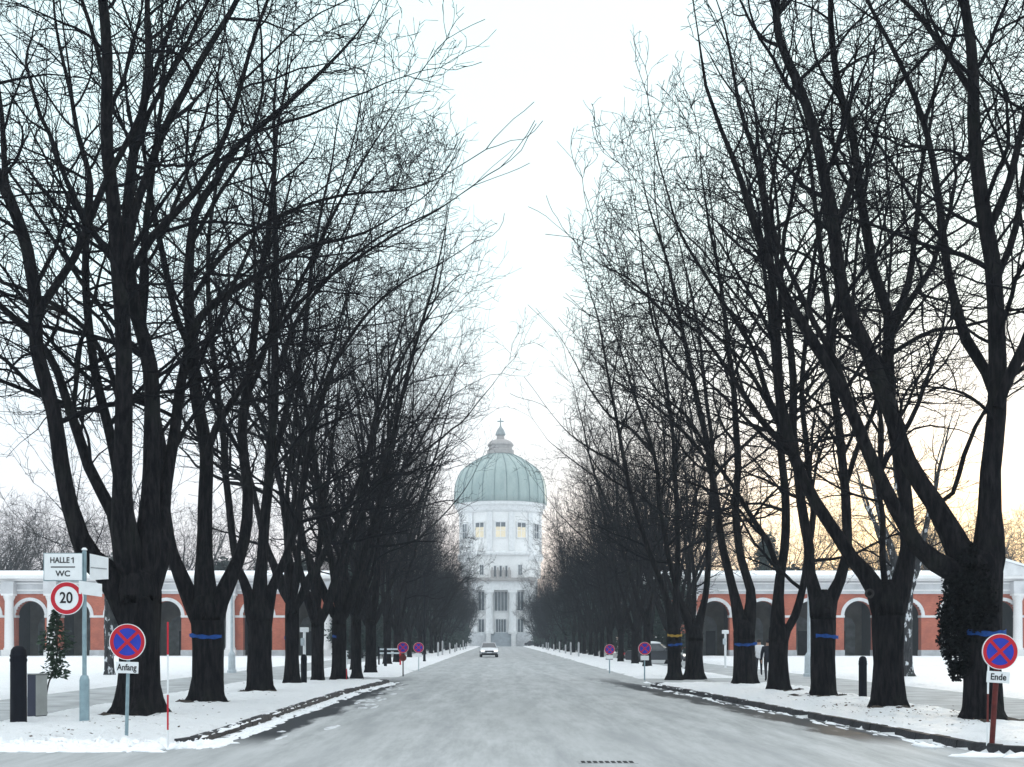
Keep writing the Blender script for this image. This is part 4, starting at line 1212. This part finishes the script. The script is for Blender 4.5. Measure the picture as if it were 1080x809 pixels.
# low barrier far left
x, D = ptG(412, 702)
root = empty('low_barrier', (x, D, GZ-.05), 0, 'low two-rail barrier with a red end post beyond the left row', 'barrier')
for xx, m in ((-.75, 'bollard'), (.62, 'red')):
    b = MB(); b.box(xx-.05, xx+.05, -.05, .05, 0, 1.25); b.build('barrier_post', M[m], root)
for zz in (.85, 1.1):
    b = MB(); b.box(-.7, .57, -.03, .03, zz-.05, zz+.05); b.build('rail', M['pale_steel'], root)

# drain cover
x, D = (641-HX)*17.6/F, 17.6
root = empty('drain_cover', (x, D, .004), R(0), 'narrow dark iron drain cover in the road in the foreground', 'drain')
b = MB(); b.box(-.42, .42, -.17, .17, -.02, .002); b.build('iron_frame', M['road'], root)
for k in range(9):
    b = MB(); b.box(-.38+k*.086, -.38+k*.086+.055, -.12, .12, .0035, .008); b.build('slot_bar', M['bollard'], root)

# white marker posts along the far verges
mp = None
for side, x0 in ((-1, -5.7), (1, 7.9)):
    for k in range(8):
        if mp is None:
            b = MB(); b.lathe([(.085, 0), (.08, 1.05), (.05, 1.12), (.02, 1.15)], 10); o = b.build('verge_post', M['plinth']); mp = o
        else: o = mp.copy(); COL.objects.link(o)
        o.location = (x0+rr.uniform(-.2, .2), 118+k*14+rr.uniform(-3, 3), GZ-.04); o.scale = (1.1, 1.1, rr.uniform(.8, 1.5))
        tag(o, 'short white post standing in the snow of the far %s verge' % ('left' if side < 0 else 'right'), 'post', 'white posts of the far %s verge' % ('left' if side < 0 else 'right'))

# ------------------------------------------------------------------ cars
def car(loc, rz, paint, label, snow=False):
    root = empty('parked_car' if snow else 'car', loc, rz, label, 'car')
    # body: side profile lofted over the width with tumblehome; front faces -Y
    prof = [(-2.15, .32), (-2.22, .48), (-2.2, .62), (-2.05, .74), (-1.2, .93), (-.95, .98), (1.25, 1.0), (2.05, .97), (2.2, .8), (2.24, .5), (2.15, .3)]
    xs = [(-.88, .93), (-.9, .98), (-.74, 1.0), (0, 1.03), (.74, 1.0), (.9, .98), (.88, .93)]
    V = []; n = len(prof)
    for k, (xx, s) in enumerate(xs):
        for yy, z in prof:
            e = 1-.035*(abs(xx)/.9)**4*abs(yy)/2.2
            V.append((xx*(1 if z < .75 else .965), yy*e, .3+(z-.3)*s))
    Fs = []
    for k in range(len(xs)-1):
        for i in range(n):
            j = (i+1) % n; Fs.append((k*n+i, k*n+j, (k+1)*n+j, (k+1)*n+i))
    Fs += [tuple(range(n)), tuple(range(len(V)-1, len(V)-n-1, -1))]
    b = MB(); b.add(V, Fs); body = auto_smooth(b.build('body', paint, root), 35)
    # cabin
    lo = [(-.80, -1.0), (.80, -1.0), (.80, 1.55), (-.80, 1.55)]; hi = [(-.60, -.28), (.60, -.28), (.60, .95), (-.60, .95)]
    b = MB(); b.add([(x, y, .96) for x, y in lo]+[(x, y, 1.44) for x, y in hi], [(0,1,5,4),(1,2,6,5),(2,3,7,6),(3,0,4,7)]); b.build('windows', M['carglass'], root)
    b = MB(); b.add([(x*1.02, y*1.02, 1.43) for x, y in hi]+[(x*.9, y*.9, 1.475) for x, y in hi], [(0,1,2,3),(4,5,6,7),(0,1,5,4),(1,2,6,5),(2,3,7,6),(3,0,4,7)]); bevel(b.build('roof', paint, root), .02)
    for a, c in zip(lo, hi):
        b = MB(); b.tube([(a[0]*1.005, a[1], .95), (c[0]*1.01, c[1], 1.45)], .035, 6); b.build('pillar', paint, root)
    for s in (-1, 1):
        b = MB(); b.box(s*.66-.17, s*.66+.17, -2.235, -2.1, .58, .73); bevel(b.build('headlight', M['lamp'], root), .03)
        b = MB(); b.box(s*.96-.09, s*.96+.09, -.85, -.72, .95, 1.08); bevel(b.build('mirror', paint, root), .03)
        b = MB(); b.box(s*.7-.14, s*.7+.14, 2.2, 2.26, .68, .82); b.build('tail_light', M['red'], root)
        for yy in (-1.4, 1.38):
            b = MB()
            prof_w = [(.20, -.1), (.30, -.11), (.325, -.07), (.325, .07), (.30, .11), (.20, .1)]
            b.lathe(prof_w, 24); w = b.build('wheel', M['rubber'], root); w.rotation_euler = (0, R(90), 0); w.location = (s*.80, yy, .325)
            b = MB(); b.lathe([(.2, -.085), (.19, -.1), (.05, -.112), (.05, .112), (.19, .1), (.2, .085)], 20); b.build('rim', M['chrome'], w)
    b = MB(); b.box(-.42, .42, -2.255, -2.15, .52, .68); b.build('grille', M['black'], root)
    b = MB(); b.box(-.8, .8, -2.245, -2.1, .22, .42); bevel(b.build('lower_bumper', M['black'], root), .02)
    b = MB(); b.box(-.26, .26, -2.27, -2.257, .43, .54); b.build('number_plate', M['white'], root)
    if snow:
        b = MB(); b.lathe([(.62, 0), (.64, .06), (.5, .13), (.2, .17), (.02, .18)], 20, (0, .33, 1.476)); so = b.build('roof_snow', M['clean_snow'], root, smooth=True); so.scale = (1.0, 1.0, 1.0)
    return root
D = 126.0
car(((515.5-HX)*D/F, D, 0), R(2), M['car'], 'silver car driving towards the viewer in the middle of the avenue')
car((11.6, 90, .0), R(70), M['darkcar'], 'dark parked car with snow on its roof beside the right arcade end', snow=True)
car(((564-HX)*318/F, 336, 0), R(80), M['darkcar'], 'small dark car parked right of the church steps')

# ------------------------------------------------------------------ people
def skinned(name, pts, edges, radii, m, parent, root=0, sub=2):
    me = bpy.data.meshes.new(name); me.from_pydata(pts, edges, [])
    o = bpy.data.objects.new(name, me); COL.objects.link(o)
    sk = o.modifiers.new('skin', 'SKIN'); sk.use_smooth_shade = True
    for i, r in enumerate(radii):
        d = me.skin_vertices[0].data[i]; d.radius = (r, r) if not isinstance(r, tuple) else r; d.use_root = (i == root)
    sb = o.modifiers.new('sub', 'SUBSURF'); sb.levels = sub; sb.render_levels = sub
    dg = bpy.context.evaluated_depsgraph_get()
    me2 = bpy.data.meshes.new_from_object(o.evaluated_get(dg))
    bpy.data.objects.remove(o)
    me2.materials.clear()
    for q in (m if isinstance(m, list) else [m]): me2.materials.append(q)
    me2.polygons.foreach_set('use_smooth', [True]*len(me2.polygons))
    return link(bpy.data.objects.new(name, me2), parent)

def person(loc, rz, coat, label, stride=.28, sc=1.0, swing=.2, hat=False):
    root = empty('person', loc, rz, label, 'person'); root.scale = (sc,)*3
    pts = [(0, 0, .95), (0, 0, 1.15), (0, -.01, 1.38), (0, -.02, 1.5), (0, -.04, 1.62), (0, -.03, 1.72)]
    rad = [.14, .13, .15, .06, .095, .07]
    ed = [(0, 1), (1, 2), (2, 3), (3, 4), (4, 5)]
    def add(p, r, par): pts.append(p); rad.append(r); ed.append((par, len(pts)-1)); return len(pts)-1
    for s, st in ((-1, stride), (1, -stride)):
        h = add((s*.1, 0, .88), .1, 0)
        k = add((s*.1, -st*.55-.03, .5), .066, h)
        a = add((s*.1, -st+ (.06 if st < 0 else 0), .10 if st > 0 else .14), .045, k)
        add((s*.11, -st-.15+(.06 if st < 0 else 0), .045 if st > 0 else .05), .042, a)
        sh = add((s*.18, 0, 1.40), .07, 2)
        e = add((s*.24, st*swing*2+.03, 1.13), .045, sh)
        w = add((s*.25, st*swing*3.4-.06, .89), .032, e)
        hd = add((s*.25, st*swing*3.6-.075, .82), .034, w)
        for q in range(4):
            f1 = add((s*.25, st*swing*3.7-.11+.022*q, .765-.004*abs(q-1.5)), .009, hd)
            add((s*.235, st*swing*3.7-.112+.022*q, .725+.006*abs(q-1.5)), .008, f1)
        t1 = add((s*.235, st*swing*3.6-.125, .80), .010, w)
        add((s*.225, st*swing*3.6-.14, .765), .009, t1)
    b = skinned('body', pts, ed, rad, [M['trousers'], M['skin']], root)
    for p in b.data.polygons:
        c = p.center
        if c.z > 1.47 or (abs(c.x) > .19 and c.z < .9): p.material_index = 1
    # coat
    cp = [(0, 0, .80), (0, 0, .98), (0, 0, 1.15), (0, -.01, 1.38), (0, -.02, 1.49)]; cr = [(.19, .17), (.18, .155), (.165, .15), (.18, .15), .085]
    ce = [(0, 1), (1, 2), (2, 3), (3, 4)]
    for s, st in ((-1, stride), (1, -stride)):
        cp.append((s*.19, 0, 1.40)); cr.append(.095); ce.append((3, len(cp)-1)); i = len(cp)-1
        cp.append((s*.25, st*swing*2+.03, 1.13)); cr.append(.066); ce.append((i, i+1))
        cp.append((s*.255, st*swing*3.4-.05, .90)); cr.append(.05); ce.append((i+1, i+2))
    skinned('coat', cp, ce, cr, coat, root)
    hp = [(0, .0, 1.60), (0, .01, 1.68), (0, -.03, 1.755)]
    skinned('hat' if hat else 'hair', hp, [(0, 1), (1, 2)], [.09, .105, .075], M['darkcoat'] if hat else M['hair'], root)
    for s in (-1, 1):
        b = MB(); b.lathe([(.001, -.01), (.009, 0), (.001, .01)], 8, (s*.035, -.128, 1.635)); b.build('eye', M['black'], root)
    b = MB(); b.add([(-.014, -.125, 1.595), (.014, -.125, 1.595), (0, -.16, 1.60), (0, -.125, 1.64)], [(0, 1, 2), (0, 2, 3), (1, 3, 2), (0, 3, 1)]); b.build('nose', M['skin'], root)
    return root
person(((800.5-HX)*60/F, 60, .02), R(165), M['whitecoat'], 'person in a white jacket and dark trousers walking on the right footpath', .26)
person(((810-HX)*51.5/F, 51.5, .02), R(172), M['darkcoat'], 'person in a dark coat walking on the right footpath behind a trunk', .2, hat=True)
person(((559-HX)*322/F, 322, .0), R(10), M['darkcoat'], 'tiny distant person in dark clothes beside the parked car by the church', .1, hat=True)

# ------------------------------------------------------------------ snow clumps, slush, leaf litter
rng = np.random.default_rng(31)
def lumps(name, spots, m):
    V = []; Fs = []; n0 = 0
    for (x, y, z, sx, sy, sz) in spots:
        k = 9; rings = [(1.0, 0), (.92, .45), (.6, .85), (.22, 1.0)]
        ph = rng.uniform(0, 6.28)
        for r, h in rings:
            for i in range(k):
                a = 2*math.pi*i/k
                q = r*(1+.25*math.sin(2*a+ph)+.14*math.sin(3*a+2*ph))+.1*rng.normal()*r
                V.append((x+sx*q*math.cos(a), y+sy*q*math.sin(a), z+sz*h*(1+.2*rng.normal()*(h > 0))))
        for c in range(3):
            for i in range(k):
                j = (i+1) % k; Fs.append((n0+c*k+i, n0+c*k+j, n0+(c+1)*k+j, n0+(c+1)*k+i))
        Fs.append(tuple(n0+3*k+i for i in range(k))); n0 += 4*k
    b = MB(); b.add(V, Fs); o = b.build(name, m, smooth=True)
    return tag(o, kind='stuff')
sp = []
for i in range(420):                                            # left gutter: a broken strip of old snow
    y = 20.2+30*rng.random()**1.3; w = rng.random()
    sp.append((-4.86+.34*w*w+rng.normal(0, .04)+max(0, (y-40)*.05), y, 0, rng.uniform(.03, .12), rng.uniform(.1, .5), rng.uniform(.008, .03)))
for i in range(260):                                            # ploughed snow bank along the crossing street
    q = rng.random(); sp.append((rng.uniform(-9.6, -5.3), 19.78-q*.5, 0, rng.uniform(.06, .28), rng.uniform(.05, .16), (.14-.11*q)*rng.uniform(.7, 1.3)))
for i in range(26):
    a = rng.uniform(0, 1.57); sp.append((-6.0+1.15*math.sin(a), 20.7-1.15*math.cos(a), 0, rng.uniform(.06, .2), rng.uniform(.06, .2), rng.uniform(.03, .1)))
for i in range(95):
    y = 20+27*rng.random()
    sp.append((right_kerb_x(y)-.06-.35*rng.random()**2, y, 0, rng.uniform(.02, .065), rng.uniform(.06, .45), rng.uniform(.008, .025)))
for x, y, a, c in ((7.0, 20.2, .12, .4), (7.2, 18.5, .4, .13), (7.9, 18.4, .35, .12)): sp.append((x, y, 0, a, c, .06))
for i in range(150):                                           # snow lying on the kerb stones
    y = 20.8+27*rng.random()
    sp.append((right_kerb_x(y)+.1+.08*rng.random(), y, .095, rng.uniform(.03, .1), rng.uniform(.08, .5), rng.uniform(.015, .04)))
for i in range(170):
    y = 20.8+29*rng.random()
    sp.append((-5.0-.1*rng.random()+max(0, (y-40)*.053), y, .095, rng.uniform(.03, .1), rng.uniform(.08, .5), rng.uniform(.015, .04)))
for i in range(60): sp.append((rng.uniform(-9.5, -5.9), 19.72+.3*rng.random(), .095, rng.uniform(.1, .45), rng.uniform(.04, .12), rng.uniform(.015, .04)))
lumps('snow_clumps', sp, M['clean_snow'])
sp = []
for i in range(24):
    y = 20.5+28*rng.random()
    sp.append((-4.2+1.1*rng.random(), y, -.004, rng.uniform(.04, .16), rng.uniform(.1, .7), rng.uniform(.008, .02)))
lumps('gutter_slush', sp, M['dirty_snow'])
# soil thawed round the trunks
sp = []
for x, y in ((-7.73, 26.6), (-7.53, 32.0), (-7.49, 38.8), (9.87, 25.1), (9.38, 29.6), (9.34, 35.4), (8.95, 39.3)):
    for k in range(9):
        a = rng.uniform(0, 6.28); q = rng.uniform(.35, .85)
        sp.append((x+q*math.cos(a), y+q*math.sin(a), GZ+.02, rng.uniform(.1, .3), rng.uniform(.1, .3), rng.uniform(.03, .07)))
lumps('bare_soil', sp, M['soil'])
sp = []
V = []; Q = []
n = 420
for i in range(n):
    if i % 3: x, y = rng.normal(8.9, .9), rng.normal(27.5, 3.0)
    else: x, y = rng.normal(-7.3, 1.0), 20+rng.exponential(6)
    x = max(7.6, min(10.8, x)) if x > 0 else max(-10, min(-5.1, x))
    c = np.array([x, y, GZ+.075+rng.uniform(0, .012)]); a = rng.uniform(0, 6.28); s = rng.uniform(.015, .045)
    u = np.array([math.cos(a), math.sin(a), rng.normal(0, .2)]); w = np.array([-math.sin(a), math.cos(a), rng.normal(0, .3)])
    V += [c-u*s, c+w*s*.6, c+u*s, c-w*s*.6]; Q.append([4*i+k for k in range(4)])
tag(quads_object('fallen_leaves', np.array(V), np.array(Q), M['litter'], smooth=False), kind='stuff')

# ------------------------------------------------------------------ air
hz = bpy.data.materials.new('winter_haze'); g = NG(hz)
g.N.remove(g.N['Principled BSDF'])
pv = g.N.new('ShaderNodeVolumePrincipled'); pv.inputs['Color'].default_value = (.80, .90, 1.0, 1); pv.inputs['Density'].default_value = .00038
pv.inputs['Anisotropy'].default_value = .2
g.L.new(pv.outputs['Volume'], g.N['Material Output'].inputs['Volume'])
b = MB(); b.box(-260, 260, -45, 440, -1.03, 72); tag(b.build('haze', hz), kind='stuff')

# ------------------------------------------------------------------ sky, sun, camera
SUN_AZ, SUN_EL = 21.0, 6.0        # to the right of the avenue axis, low
w = bpy.data.worlds.new('World'); scene.world = w; w.use_nodes = True
nt = w.node_tree; N = nt.nodes; L = nt.links; N.clear()
out = N.new('ShaderNodeOutputWorld')
sky = N.new('ShaderNodeTexSky'); sky.sky_type = 'NISHITA'; sky.sun_disc = False
sky.sun_elevation = R(SUN_EL); sky.sun_rotation = R(SUN_AZ); sky.air_density = 1.0; sky.dust_density = 2.0
bg1 = N.new('ShaderNodeBackground'); bg1.inputs['Strength'].default_value = .15; L.new(sky.outputs[0], bg1.inputs['Color'])
# thin winter cloud sheet over the Nishita sky
g = NG(w)
tc = N.new('ShaderNodeTexCoord').outputs['Generated']
sp_ = N.new('ShaderNodeSeparateXYZ'); L.new(tc, sp_.inputs[0])
rp = N.new('ShaderNodeValToRGB'); L.new(sp_.outputs[2], rp.inputs['Fac'])
cr = rp.color_ramp; cr.elements[0].position = 0; cr.elements[0].color = (.60, .585, .64, 1); cr.elements[1].position = 1; cr.elements[1].color = (1.26, 1.30, 1.34, 1)
for p, c in ((.08, (.61, .615, .665)), (.18, (.61, .69, .74)), (.28, (.605, .765, .79)), (.47, (.605, .78, .80)), (.66, (1.0, 1.06, 1.10))):
    e = cr.elements.new(p); e.color = (*c, 1)
sd = (math.sin(R(SUN_AZ))*math.cos(R(SUN_EL)), math.cos(R(SUN_AZ))*math.cos(R(SUN_EL)), math.sin(R(SUN_EL)))
dt = N.new('ShaderNodeVectorMath'); dt.operation = 'DOT_PRODUCT'; nv = N.new('ShaderNodeVectorMath'); nv.operation = 'NORMALIZE'
L.new(tc, nv.inputs[0]); L.new(nv.outputs[0], dt.inputs[0]); dt.inputs[1].default_value = sd
glow = g.math('POWER', g.math('MAXIMUM', dt.outputs['Value'], 0.0), 58.0)
lowz = g.math('SUBTRACT', 1.0, g.step(sp_.outputs[2], .05, .18))
gl = g.math('MULTIPLY', glow, lowz, clamp=True)
col = g.mix(gl, rp.outputs['Color'], (1.2, .90, .46, 1))
nz = g.noise(g.mapping(tc, (2.2, 2.2, 6)), 1.6, 5)
col = g.mix(g.math('MULTIPLY', g.step(nz, .42, .7), .22), col, (.55, .61, .71, 1))
bg2 = N.new('ShaderNodeBackground'); bg2.inputs['Strength'].default_value = 1.0; L.new(col, bg2.inputs['Color'])
mx = N.new('ShaderNodeMixShader'); mx.inputs[0].default_value = .92
L.new(bg1.outputs[0], mx.inputs[1]); L.new(bg2.outputs[0], mx.inputs[2]); L.new(mx.outputs[0], out.inputs['Surface'])

sl = bpy.data.lights.new('sun', 'SUN'); sl.energy = .8; sl.angle = R(12); sl.color = (1.0, .80, .56)
so = bpy.data.objects.new('sun', sl); COL.objects.link(so)
so.rotation_euler = Vector(sd).to_track_quat('Z', 'Y').to_euler(); so.location = (60, 150, 40)

cam = bpy.data.cameras.new('camera'); co = bpy.data.objects.new('camera', cam); COL.objects.link(co)
co.location = (0, 0, CAMH); co.rotation_euler = (R(90), 0, 0)
cam.sensor_width = 36; cam.lens = F/1080*36
cam.shift_x = (540-HX)/1080; cam.shift_y = (HY-404.5)/1080
cam.clip_start = .1; cam.clip_end = 5000
scene.camera = co

scene.view_settings.view_transform = 'Standard'; scene.view_settings.look = 'None'
scene.view_settings.exposure = .74; scene.view_settings.gamma = 1
scene.cycles.max_bounces = 6; scene.cycles.diffuse_bounces = 3; scene.cycles.volume_bounces = 1
scene.cycles.transparent_max_bounces = 8
